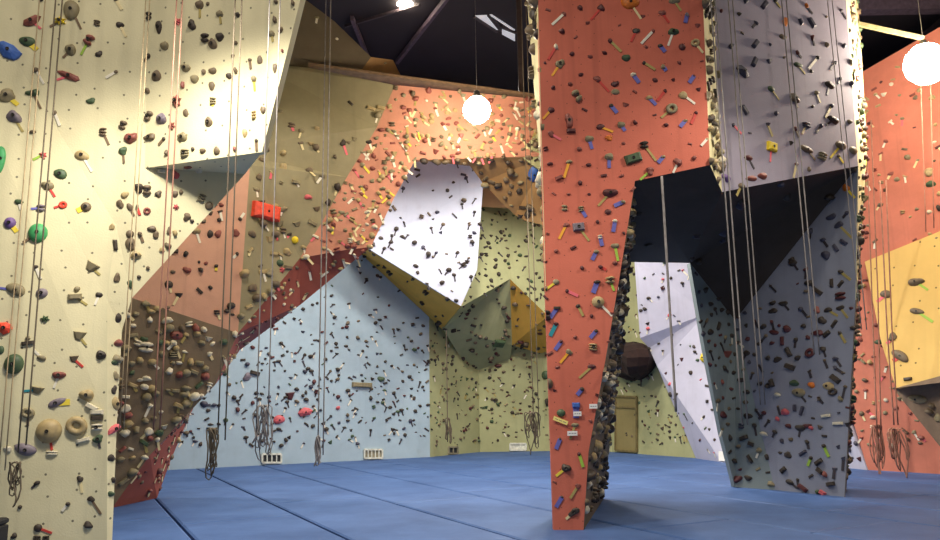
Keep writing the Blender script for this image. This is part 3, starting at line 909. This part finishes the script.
GROUPS = dict(cream='climbing holds on the cream left wall', red='climbing holds on the red tower face', lav='climbing holds on the grey tower face', slate='climbing holds on the grey tower leg', teal='climbing holds on the grey tower leg')
SHAPE_W = dict(B='lumpy', O='round', E='egg-shaped', J='jug', T='ring-shaped', D='narrow edge', P='faceted', X='block', W='wedge', S='star-shaped', H='ribbed', M='tiny screw-on')
ORD = ['', 'second ', 'third ', 'fourth ', 'fifth ', 'sixth ', 'seventh ', 'eighth ', 'ninth ', 'tenth ', 'eleventh ', 'twelfth ']

ALL = []
for txt, want in ((T_CREAM, ('cream',)), (T_SALMON, None), (T_ARCH, None), (T_RED, ('red',)), (T_GREY, ('lav',)), (T_LEG, ('slate',)), (T_TEAL, ('teal', 'slate')), (T_REST, None)):
    for h in parse(txt):
        g_ = hit(h['x'], h['y'], want) or hit(h['x'], h['y'])
        if not g_: print('MISS', h['x'], h['y']); continue
        if want and g_[2] not in want:
            g2h = None
            for dx, dy in ((-3, 0), (3, 0), (0, -3), (0, 3), (-6, 0), (6, 0), (0, -6), (0, 6)):
                g2h = hit(h['x'] + dx, h['y'] + dy, want)
                if g2h: break
            if g2h: g_ = g2h
            else: print('OFF', h['x'], h['y'], g_[2])
        h['loc'], h['n'], h['pan'] = g_
        h['area'] = h['w'] * h['h'] + (6 if h['tape'] else 0)
        ALL.append(h)
ALL.sort(key=lambda h: -(h['area'] + (1000 if h['lab'] else 0)))
MAXN = 296
IND, REST = ALL[:MAXN], ALL[MAXN:]
print('holds', len(ALL), 'individual', len(IND))

# ---- labels: what sets each one apart, else its rank on its wall
def szw(h):
    return 'small' if h['w'] * h['h'] < 46 else ('medium' if h['w'] * h['h'] < 105 else 'large')
grp = {}
for h in IND:
    if h['lab']: continue
    grp.setdefault((h['pan'], h['c'], h['s'], h['tape'][0] if h['tape'] else ''), []).append(h)
def describe(h, size=''):
    t = (' with %s tape' % TC[h['tape'][0]][0]) if h['tape'] else ''
    return '%s%s %s hold%s %s' % (size, HC[h['c']][0], SHAPE_W[h['s']], t, PHRASE[h['pan']])
def rank(hs, text):
    if len(hs) == 1: hs[0]['lab'] = text; return
    xs = [h['x'] for h in hs]; ys = [h['y'] for h in hs]
    if (max(xs) - min(xs)) * 1.3 > max(ys) - min(ys):
        hs = sorted(hs, key=lambda h: h['x'])
        if len(hs) == 2: nm = ['left of two: ', 'right of two: ']
        else: nm = ['leftmost '] + [ORD[i] + 'from left, ' for i in range(1, len(hs))]; nm[-1] = 'rightmost '
    else:
        hs = sorted(hs, key=lambda h: h['y'])
        if len(hs) == 2: nm = ['upper of two: ', 'lower of two: ']
        else: nm = ['topmost '] + [ORD[i] + 'from top, ' for i in range(1, len(hs))]; nm[-1] = 'lowest '
    for h, q in zip(hs, nm): h['lab'] = q + text
for key, hs in grp.items():
    by = {}
    for h in hs: by.setdefault(szw(h), []).append(h)
    if len(hs) <= 3: rank(hs, describe(hs[0]))
    else:
        for s_, q in by.items(): rank(q, describe(q[0], s_ + ' '))

M_bolt = flat_mat('bolt_steel', (58, 54, 50), .4, .7)
def build_hold(h):
    rnd = random.Random(int(h['x'] * 131 + h['y'] * 17))
    loc, n = h['loc'], h['n']
    dist = (loc - CAM).dot(_d)
    s = dist / FPX
    ex, ey = frame(n)
    # undo foreshortening a little so that outlines keep their seen width
    vd = (loc - CAM).normalized(); vx = max(.6, (ex - vd * ex.dot(vd)).length); vy = max(.75, (ey - vd * ey.dot(vd)).length)
    w, hh = h['w'] * s * .97, h['h'] * s * .97
    dep = (.95 * min(w, hh) if h['s'] in 'OEBPXJ' else min(.9 * max(w, hh), 1.6 * min(w, hh), .22))
    dep = min(dep * .8, .22)
    V, Fs, sm = shape(h['s'], rnd, 2 if h['w'] * h['h'] > 60 else 1)
    ca, sa = math.cos(math.radians(h['a'])), math.sin(math.radians(h['a']))
    R = Matrix((ex, ey, n)).transposed()
    W = []
    for v in V:
        x, y = v.x * w, v.y * hh
        W.append(Vector(((x * ca - y * sa) / vx, (x * sa + y * ca) / vy, v.z * dep)))
    me = mesh('climbing_hold', W, Fs, sm)
    ob = link('climbing_hold', me, hmat(h['c']))
    mw = R.to_4x4(); mw.translation = loc
    ob.matrix_world = mw
    tag(ob, h['lab'], 'climbing hold', GROUPS.get(h['pan'], 'climbing holds ' + PHRASE[h['pan']]))
    inv = mw.inverted()
    if h['tape']:
        c, tx, ty, tw = h['tape']
        k = hit(tx, ty, (h['pan'],))
        if k: e = inv @ k[0]
        else:
            v = ray(tx, ty); e = inv @ (CAM + v * ((loc - CAM).dot(n) / v.dot(n)))
        a = Vector((0, 0, .006)); e = Vector((e.x, e.y, max(.006, e.z + .006)))
        dd = (e - a); ww = tw * s * .85
        mb = MB(); mb.bar(a, e, ww, .008, Vector((0, 0, 1)))
        mb.build('route_tape', tmat(c), ob)
    if h['w'] * h['h'] > 75 and h['s'] not in 'TWD':
        mb = MB(); zt = max(v.z for v in W)
        mb.lathe(Vector((0, 0, zt - .012)), [(.022, 0), (.022, .02), (.012, .02), (.0, .012)], 10)
        mb.build('bolt', M_bolt, ob)
    return ob
for h in IND: build_hold(h)

# ------------------------------------------------------------------ the hundreds of small holds beyond: one object
class Mass:
    def __init__(s): s.V = []; s.F = []; s.M = []; s.S = []; s.mats = []
    def mid(s, m):
        if m not in s.mats: s.mats.append(m)
        return s.mats.index(m)
    def add(s, V, Fs, m, sm):
        n = len(s.V); s.V += V; k = s.mid(m)
        for f in Fs: s.F.append(tuple(i + n for i in f)); s.M.append(k); s.S.append(sm)
mass = Mass()
def put(loc, n, w, hh, dep, ang, sh, c, tape=None, rnd=random):
    V, Fs, sm = shape(sh, rnd, 0)
    ex, ey = frame(n); ca, sa = math.cos(ang), math.sin(ang)
    mass.add([loc + ex * (v.x * w * ca - v.y * hh * sa) + ey * (v.x * w * sa + v.y * hh * ca) + n * (v.z * dep) for v in V], Fs, hmat(c), sm)
    if tape:
        tc_, ta, tl, tw = tape
        d_ = ex * math.cos(ta) + ey * math.sin(ta); x_ = d_.cross(n)
        q = [loc + n * .006 + d_ * a_ + x_ * b_ for a_, b_ in ((0, -tw / 2), (tl, -tw / 2), (tl, tw / 2), (0, tw / 2))]
        q += [v + n * .008 for v in q]
        mass.add(q, [(0, 3, 2, 1), (4, 5, 6, 7), (0, 1, 5, 4), (1, 2, 6, 5), (2, 3, 7, 6), (3, 0, 4, 7)], tmat(tc_), False)
for h in REST:
    s = (h['loc'] - CAM).dot(_d) / FPX
    tp = None
    if h['tape']:
        v = ray(h['tape'][1], h['tape'][2]); e = CAM + v * ((h['loc'] - CAM).dot(h['n']) / v.dot(h['n'])) - h['loc']
        ex, ey = frame(h['n'])
        tp = (h['tape'][0], math.atan2(e.dot(ey), e.dot(ex)), e.length, h['tape'][3] * s)
    put(h['loc'], h['n'], h['w'] * s, h['h'] * s, min(.9 * max(h['w'], h['h']), 1.6 * min(h['w'], h['h'])) * s, math.radians(h['a']), h['s'], h['c'], tp, random.Random(int(h['x'] * 7 + h['y'])))

OCC = [h['loc'] for h in ALL]
def scatter(key, count, size, cols, tape_shadow_cols='', tp=.0, elong=.4, zmax=99, zmin=.15, dens=None, tlen=.16, seed=1, tang=None, clear=.12):
    rnd = random.Random(seed)
    tr = PAN[key]; A = [((b - a).cross(c - a)).length / 2 for a, b, c in tr]
    done = 0; tries = 0
    while done < count and tries < count * 40:
        tries += 1
        a, b, c = rnd.choices(tr, A)[0]
        u, v = rnd.random(), rnd.random()
        if u + v > 1: u, v = 1 - u, 1 - v
        p = a + (b - a) * u + (c - a) * v
        if not zmin < p.z < zmax: continue
        if dens and rnd.random() > dens(p): continue
        n = (b - a).cross(c - a).normalized()
        if n.dot(CAM - p) < 0: n = -n
        # what the photograph could see of it
        q = p - CAM; dz = q.dot(_d); px = 470 + q.dot(_r) / dz * FPX; py = 270 - q.dot(_u) / dz * FPX
        if not (-60 < px < 1000 and -60 < py < 600): continue
        if clear and any((p - o).length < clear for o in OCC): continue
        OCC.append(p)
        s = rnd.uniform(*size)
        sh = rnd.choice('BBBEJJDDMWH')
        el = rnd.uniform(1 - elong, 1)
        w, hh = (s, s * el)
        if sh == 'D': hh = s * .4
        t = None
        if rnd.random() < tp:
            ta = rnd.choice(tang) if tang else rnd.choice((-1.1, -1.3, -1.9, -2.2, -.8))
            t = (rnd.choice(tape_shadow_cols), ta + rnd.uniform(-.25, .25), tlen * rnd.uniform(.7, 1.3), rnd.uniform(.035, .05))
        put(p, n, w, hh, min(w, hh) * rnd.uniform(.8, 1.3), rnd.uniform(-.9, .9) if sh in 'DE' else rnd.uniform(-.4, .4), sh, rnd.choice(cols), t, rnd)
        done += 1
low = lambda z0, z1, f=.25: (lambda p: 1 if p.z < z0 else (f if p.z > z1 else 1 - (1 - f) * (p.z - z0) / (z1 - z0)))
scatter('blue', 800, (.07, .16), 'dddsdddbdgm', 'dw', .35, .5, 7, .5, low(2.9, 5, .3), seed=2, tlen=.16, clear=.1)  # dark tails here are painted cast shadows of the holds
scatter('white', 105, (.08, .19), 'dddsdb', 'd', .5, .4, 9, .2, None, tlen=.17, seed=3)  # the dark strips imitate shadows thrown by the holds
scatter('mustard', 22, (.12, .24), 'dddb', '', 0, .5, seed=4)
scatter('green', 620, (.06, .15), 'dddbdmgbk', 'wkd', .18, .5, 6, .3, low(3.2, 4.8, .3), seed=5, clear=.08)  # dark ones among the tails are painted hold shadows
scatter('greenup', 105, (.08, .17), 'dddbdg', 'd', .2, .4, seed=6)  # dark tails stand in for the holds' cast shadows
scatter('under', 70, (.10, .22), 'ddbbm', '', 0, .4, seed=7)
scatter('lilac', 130, (.07, .16), 'dddssdgmp', 'dw', .25, .4, 6, .2, seed=8)  # dark tails painted as hold shadows, white ones are tape
scatter('soffit', 46, (.10, .22), 'bbdkd', '', 0, .4, seed=9)
scatter('orange', 260, (.07, .15), 'krtkwtbrk', 'wyccwkp', .45, .4, seed=10, tlen=.17, clear=.1)
scatter('olive', 60, (.09, .2), 'bkdkt', 'wwcp', .45, .4, 7.9, 1, seed=11, tlen=.16, dens=lambda p: 1 if p.z < 5.6 else .35)
scatter('salmon', 44, (.08, .16), 'drbd', 'wc', .2, .4, seed=12)
scatter('umber', 150, (.09, .19), 'ktwwwktkrgb', 'wwck', .3, .4, seed=13, clear=.1)
scatter('dred', 130, (.06, .13), 'rmbkwtr', 'wcc', .35, .4, seed=14, clear=.07)
scatter('upper', 16, (.08, .16), 'bkw', 'w', .4, .4, seed=15)
scatter('red', 70, (.05, .09), 'rmr', '', 0, .4, 8, .4, seed=16, clear=.2)
scatter('lside', 120, (.1, .22), 'bkdktwbd', 'cw', .1, .3, 9, .3, seed=17, clear=.1)
scatter('side', 260, (.10, .2), 'bdkdtdwbdd', 'w', .05, .3, 9, .15, seed=18, clear=.13)
scatter('return', 70, (.10, .2), 'bbkdtkwbd', 'w', .08, .3, 9, 4, seed=19, clear=.13)
scatter('rside', 170, (.08, .17), 'bdgdkm', 'yg', .08, .3, 9.5, .3, seed=20, clear=.1)
scatter('lav', 22, (.06, .13), 'sbd', 'dk', .3, .4, 8.5, 4, seed=21, clear=.3)
scatter('slate', 50, (.06, .11), 'sdmdb', 'd', .4, .4, 6, .2, low(2.6, 3.6, .2), seed=22, clear=.16)
scatter('teal', 45, (.07, .13), 'sdmdbk', 'dw', .25, .4, 4, .2, low(2.6, 3.4, .25), seed=23, clear=.18)
scatter('rred', 360, (.07, .15), 'bkkrmtwrt', 'wcpc', .3, .4, 9.5, .5, low(3.4, 4.4, .45), seed=24, clear=.1)
scatter('rock', 8, (.15, .3), 'kbt', '', 0, .3, seed=25)
scatter('dark', 14, (.1, .2), 'dsd', '', 0, .3, seed=26)
scatter('sliver', 16, (.1, .18), 'dsdm', '', 0, .3, seed=27)
me = bpy.data.meshes.new('small_hold_scatter')
me.from_pydata([tuple(v) for v in mass.V], [], mass.F)
for m_ in mass.mats: me.materials.append(m_)
me.polygons.foreach_set('material_index', mass.M)
me.polygons.foreach_set('use_smooth', mass.S)
me.update()
so = link('small_hold_scatter', me)
tag(so, 'hundreds of small climbing holds and tape and painted shadow tails dotted over every wall', 'climbing holds', None, 'stuff')
# ------------------------------------------------------------------ ropes
M_rope = dict(t=flat_mat('rope_tan', (176, 154, 118), .8), d=flat_mat('rope_dark', (104, 92, 74), .8), g=flat_mat('rope_grey', (142, 136, 132), .8), r=flat_mat('rope_red_fleck', (164, 116, 96), .8))
def hank(c, w, h, r, k, rnd):
    """loops of a tied-off rope end"""
    out = []
    for i in range(k):
        ox = rnd.uniform(-.5, .5) * w; oy = rnd.uniform(-.05, .05); hh = h * rnd.uniform(.7, 1.1); ww = w * rnd.uniform(.2, .6); sk = rnd.uniform(-.35, .35); hh *= rnd.uniform(.6, 1)
        pts = []
        for j in range(14):
            a = 2 * math.pi * j / 14
            pts.append(c + Vector((ox + ww * math.sin(a) * (.6 + .35 * math.cos(a + sk)) + sk * .5 * hh * (math.cos(a) - 1) * .3 + .02 * math.sin(3 * a + i), oy + .03 * math.sin(a + i), -hh / 2 + hh / 2 * math.cos(a))))
        out.append(pts)
    return out
def rope(label, strands, col, r=.011, tail=None, group='top ropes hanging down the walls'):
    strands = [[p if isinstance(p, Vector) else P(*p) for p in st] for st in strands]
    o = strands[0][0]
    e = empty('climbing_rope', o, label, 'rope', group)
    for st in strands:
        q = st
        pts = []
        for i in range(len(q) - 1):
            for k in range(6): pts.append(q[i].lerp(q[i + 1], k / 6))
        pts.append(q[-1])
        mb = MB(); mb.tube(pts, r, 6); mb.build('strand', M_rope[col], e, o, True)
    if tail:
        x, y, Y, w, h, k = tail
        rnd = random.Random(int(x))
        mb = MB()
        for lp in hank(P(x, y, Y), w, h, r, k, rnd): mb.tube(lp, r, 6, True)
        mb.build('rope_hank', M_rope[col], e, o, True)
    return e
def plumb(x, y, Y, yb, yt=None):
    """a rope that hangs plumb through the sighted point, from its roof anchor (or yt) to its end"""
    p = P(x, y, Y)
    lo = P(x, yb, Y).z
    hi = CZ - .12 if yt is None else P(x, yt, Y).z
    return [Vector((p.x, p.y, hi)), Vector((p.x, p.y, (hi + lo) / 2)), Vector((p.x, p.y, lo))]
rope('nearest dark double rope on the cream left wall with a tied-off hank at its foot', [plumb(39, 200, 9.0, 452), plumb(46, 200, 9.0, 445)], 'd', .009, (16, 462, 9.0, .12, .5, 5))
rope('thin tan double rope at the far left of the cream wall', [plumb(22, 200, 8.95, 470), plumb(28, 200, 8.95, 470)], 't', .007)
rope('thin tan double rope down the middle of the cream wall', [plumb(136, 160, 8.9, 430), plumb(140, 160, 8.9, 430)], 't', .006)
rope('reddish double rope over the bulge of the cream wall', [plumb(167, 180, 8.6, 430), plumb(173, 180, 8.6, 430)], 'r', .008)
rope('brown double rope near the right edge of the cream wall with hank at its foot', [plumb(228, 180, 8.55, 440), plumb(235, 180, 8.55, 440)], 'd', .008, (215, 428, 8.5, .10, .62, 7))
rope('pale double rope just right of the cream wall ending in a long tangled hank', [plumb(264, 180, 8.45, 440), plumb(275, 180, 8.45, 440)], 'g', .007, (261, 405, 8.4, .12, .7, 8))
rope('grey double rope hanging in front of the olive arch and the blue wall', [plumb(322, 220, 14.3, 452), plumb(327, 220, 14.3, 455)], 'g', .013, (318, 436, 14.3, .08, .7, 4))
rope('dark double rope at the green back wall with a tangled hank left of the tower', [plumb(527, 200, 15.7, 430), plumb(532, 200, 15.7, 430)], 'd', .010, (531, 412, 15.7, .2, .8, 9))
rope('dark single rope tied off low on the green back wall', [plumb(447, 380, 23.9, 442, 330)], 'd', .018, (447, 418, 23.9, .1, .9, 3))
rope('grey double rope at the left of the grey tower face beside the red corner', [plumb(727, 220, 10.35, 425), plumb(732, 220, 10.35, 425)], 'g', .010)
rope('grey double rope left of centre on the grey tower face', [plumb(745, 210, 10.9, 405), plumb(749.5, 210, 10.9, 405)], 'g', .009)
rope('grey double rope right of centre on the grey tower face', [plumb(801, 210, 11.6, 355), plumb(806, 210, 11.6, 355)], 'g', .010)
rope('bluish strands standing for a shadow by the right edge of the grey tower face', [plumb(845, 170, 12.4, 330), plumb(850, 170, 12.4, 330)], 'g', .008)  # shadow band on the wall, modelled as two hanging strands
rope('thick grey single rope hanging inside the dark tower opening', [plumb(668, 280, 10.1, 412, 176)], 'g', .017)
rope('red-brown double rope at the left of the brick-red right wall with a hank', [[(866, 120, 16.6), (872, 300, 16.9), (877, 430, 17.0)], [(871, 120, 16.6), (878, 300, 16.9), (881, 430, 17.0)]], 'r', .014, (876, 425, 17.0, .22, 1.2, 7))
rope('brown double rope by the yellow panel with a hank at its foot', [[(880, 180, 15.7), (887, 330, 15.9), (894, 425, 16.1)], [(886, 180, 15.7), (892, 330, 15.9), (898, 425, 16.1)]], 'r', .014, (896, 428, 16.1, .22, 1.0, 7))
rope('faint red rope above the yellow panel near the right frame edge', [[(920, 60, 14.6), (926, 232, 14.9)], [(930, 60, 14.6), (934, 228, 14.9)]], 'r', .008)

# ------------------------------------------------------------------ lamps
M_bulb = emit_mat('lamp_glow', (255, 238, 210), 105)
M_lampm = flat_mat('lamp_housing', (150, 146, 140), .4, .5)
def lamp(c, label, r=.2, mat=None):
    e = empty('high_bay_lamp', c, label, 'lamp', 'high-bay lamps')
    mb = MB(); mb.lathe(c, [(.0, -r), (r * .5, -r * .87), (r * .87, -r * .5), (r, 0), (r * .87, r * .5), (r * .5, r * .87), (0, r)], 20)
    mb.build('bulb', mat or M_bulb, e, c, True)
    mb = MB(); mb.lathe(c + Vector((0, 0, r * .7)), [(r * .45, .06), (r * .4, .09), (.07, .12), (.05, .2), (0, .21)], 20)
    mb.build('housing', M_lampm, e, c, True)
    top = CZ - .02
    mb = MB(); mb.tube([c + Vector((0, 0, r * .7 + .2)), Vector((c.x, c.y, top))], .004, 6)
    mb.build('hanger', M_lampm, e, c)
    return e
lamp(P(477, 110, 14.2), 'glaring high-bay lamp hanging in front of the orange arch', .27)
lamp(P(926, 64, 13.4), 'glaring high-bay lamp at the upper right before the brick-red wall', .38, emit_mat('strong_lamp_glow', (255, 238, 214), 150))
lamp(P(405, -2, 18.0), 'high-bay lamp under the dark roof at the top edge', .27)

def light(name, loc, power, r=.3, col=(1, .91, .79), ang=155):
    """unseen overhead spot without fixture: a broad cone pointing straight down"""
    ld = bpy.data.lights.new(name, 'SPOT'); ld.energy = power; ld.shadow_soft_size = r; ld.color = col
    ld.spot_size = math.radians(ang); ld.spot_blend = .5
    o = bpy.data.objects.new(name, ld); COL.objects.link(o); o.location = loc
    return o
light('unseen_hall_light', (-2.9, 7.2, 6.7), 1150, .3, (1, .94, .84))
light('unseen_hall_light', (-5.2, 6.0, 9.2), 300)
light('unseen_hall_light', (4.9, 8.4, 6.9), 480)
light('unseen_hall_light', (-0.4, 4.6, 10.4), 1000, .4)
light('unseen_hall_light', (0.5, -1.5, 10.4), 300, .5)
light('unseen_hall_light', (-2.6, 10.6, 8.8), 850)  # added fill for the shaded pocket between cream wall and arch
light('unseen_hall_light', (3.0, 20.6, 9.4), 1300, .4, (1, .95, .88))  # added light, no fixture, to brighten the upper green wall
light('unseen_hall_light', (0.2, 18.2, 9.2), 1700, .4, (1, .95, .88))
light('unseen_hall_light', (-5, 18.0, 9.2), 1300, .4, (1, .95, .88))
light('unseen_hall_light', (2.6, 15.0, 6.2), 1100, .4, (1, .95, .88))  # added light hidden behind the tower to lift the lilac panel
light('unseen_hall_light', (8.5, 9.0, 10.6), 300, .4)

# ------------------------------------------------------------------ small things along the walls
M_vw = flat_mat('vent_white', (222, 222, 206), .5); M_vd = flat_mat('vent_dark', (48, 50, 54), .7); M_vg = flat_mat('vent_grey', (150, 142, 118), .6)
def vent(x0, y0, x1, y1, cells, label, mf, mg, want):
    ps = []
    for x, y in ((x0, y1), (x1, y1), (x1, y0), (x0, y0)):
        k = hit(x, y, want)
        ps.append(k[0]); n = k[1]
    c = sum(ps, Vector()) / 4
    e = empty('floor_vent', c, label, 'vent', 'vents along the foot of the back wall')
    mb = MB()
    up = Vector((0, 0, 1)); ex = (ps[1] - ps[0]).normalized()
    t = .05
    for p, q in ((ps[0], ps[1]), (ps[1], ps[2]), (ps[2], ps[3]), (ps[3], ps[0])): mb.bar(p + n * .03, q + n * .03, t, t, n)
    for i in range(1, cells):
        p, q = ps[0].lerp(ps[1], i / cells), ps[3].lerp(ps[2], i / cells)
        mb.bar(p + n * .03, q + n * .03, .03, .04, n)
    mb.build('vent_frame', mf, e, c)
    mb = MB(); mb.add([p + n * .012 for p in ps] + [p + n * .002 for p in ps], [(0, 1, 2, 3), (7, 6, 5, 4), (0, 4, 5, 1), (1, 5, 6, 2), (2, 6, 7, 3), (3, 7, 4, 0)])
    mb.build('grille', mg, e, c)
    return e
vent(262, 454, 281, 462.5, 4, 'white-framed dark four-pane vent at the foot of the blue wall', M_vw, M_vd, ('blue',))
vent(364, 449.5, 382, 458, 5, 'white slotted vent at the foot of the blue wall', M_vw, M_vg, ('blue',))
vent(448, 447, 457, 453.5, 2, 'small grey vent at the foot of the green wall', M_vg, M_vd, ('green',))
vent(510, 443.5, 526, 450, 3, 'white vent at the foot of the green wall left of the tower', M_vw, M_vw, ('green',))
k = hit(722.5, 456, None)
# paper card at the foot of the lilac panel
def card(x0, y0, x1, y1, label, name, mat, want, lines=0, tilt=0, cat='card', group=None, lift=.03):
    k = hit((x0 + x1) / 2, (y0 + y1) / 2, want)
    if not k: print('no card', label); return
    loc, n, pn = k; s = (loc - CAM).dot(_d) / FPX
    ex, ey = frame(n); a = math.radians(tilt)
    ax, ay = ex * math.cos(a) + ey * math.sin(a), ey * math.cos(a) - ex * math.sin(a)
    w, h = (x1 - x0) * s, (y1 - y0) * s
    loc = loc + n * lift
    mb = MB(); mb.obox(Vector(), ax * w / 2, ay * h / 2, n * .005)
    o = mb.build(name, mat); o.location = loc
    tag(o, label, cat, group)
    if lines:
        mb = MB()
        for i in range(lines):
            yy = h * (.5 - (i + 1) / (lines + 1))
            for q in range(3):
                mb.obox(ay * yy + ax * (w * (-.28 + .28 * q)), ax * w * .1, ay * h * .06, n * .007)
        mb.build('print', flat_mat('print_ink', (110, 104, 110), .7), o)
    return o
M_card = flat_mat('white_card', (238, 236, 228), .6, 0, .03); M_cardy = flat_mat('yellow_card', (246, 226, 130), .6, 0, .05)
card(719, 451.5, 727, 461, 'white paper card at the foot of the lilac panel', 'paper_card', M_card, ('lilac', 'teal'))
G_ = 'route cards on the red tower leg'
card(573, 411.5, 581, 416, 'white route card on blue tape on the red tower leg', 'route_card', M_card, ('red',), 1, 0, 'route card', G_)
card(567, 431, 577, 435.5, 'lowest white route card on the red tower leg', 'route_card', M_card, ('red',), 1, 0, 'route card', G_)
card(589, 404, 597, 408.5, 'white route card at the right edge of the red tower leg', 'route_card', M_card, ('red',), 1, 0, 'route card', G_)
card(553, 418.5, 568, 422.5, 'tilted pale yellow route card below the green ball hold on the red leg', 'route_card', M_cardy, ('red',), 1, -22, 'route card', G_)
mb = None
# black box on the floor by the cream wall
fb = F(2, 556); fb = Vector((fb.x, 8.75, 0))
e = empty('equipment_box', Vector((-5.28, 8.55, 0)), 'black box standing at the foot of the cream wall, lower left corner', 'box')
M_black = flat_mat('black_case', (20, 19, 20), .7)
def cubo(sx, sy, sz, z0, b):
    V = []
    for z, q in ((z0, b), (z0 + b, 0), (z0 + sz - b, 0), (z0 + sz, b)):
        for x, y in ((-1, -1), (1, -1), (1, 1), (-1, 1)): V.append(Vector((x * (sx / 2 - q), y * (sy / 2 - q), z)))
    Fs = [(3, 2, 1, 0), (12, 13, 14, 15)]
    for j in range(3):
        for k in range(4): Fs.append((j * 4 + k, j * 4 + (k + 1) % 4, j * 4 + 4 + (k + 1) % 4, j * 4 + 4 + k))
    return V, Fs
mb = MB(); mb.add(*cubo(.46, .3, .4, 0, .01)); mb.build('body', M_black, e)
mb = MB(); mb.add(*cubo(.46, .3, .07, .405, .02)); mb.build('lid', M_black, e)
e.rotation_euler.z = .12

# ------------------------------------------------------------------ light, view
w = bpy.data.worlds.new('world'); SC.world = w; w.use_nodes = True
bg = w.node_tree.nodes['Background']
bg.inputs['Color'].default_value = (1, .93, .84, 1); bg.inputs['Strength'].default_value = .3
SC.view_settings.view_transform = 'Standard'
SC.view_settings.look = 'None'
SC.view_settings.exposure = 0.0
SC.view_settings.gamma = 1
SC.view_settings.use_curve_mapping = False
SC.cycles.use_denoising = True
SC.cycles.max_bounces = 6
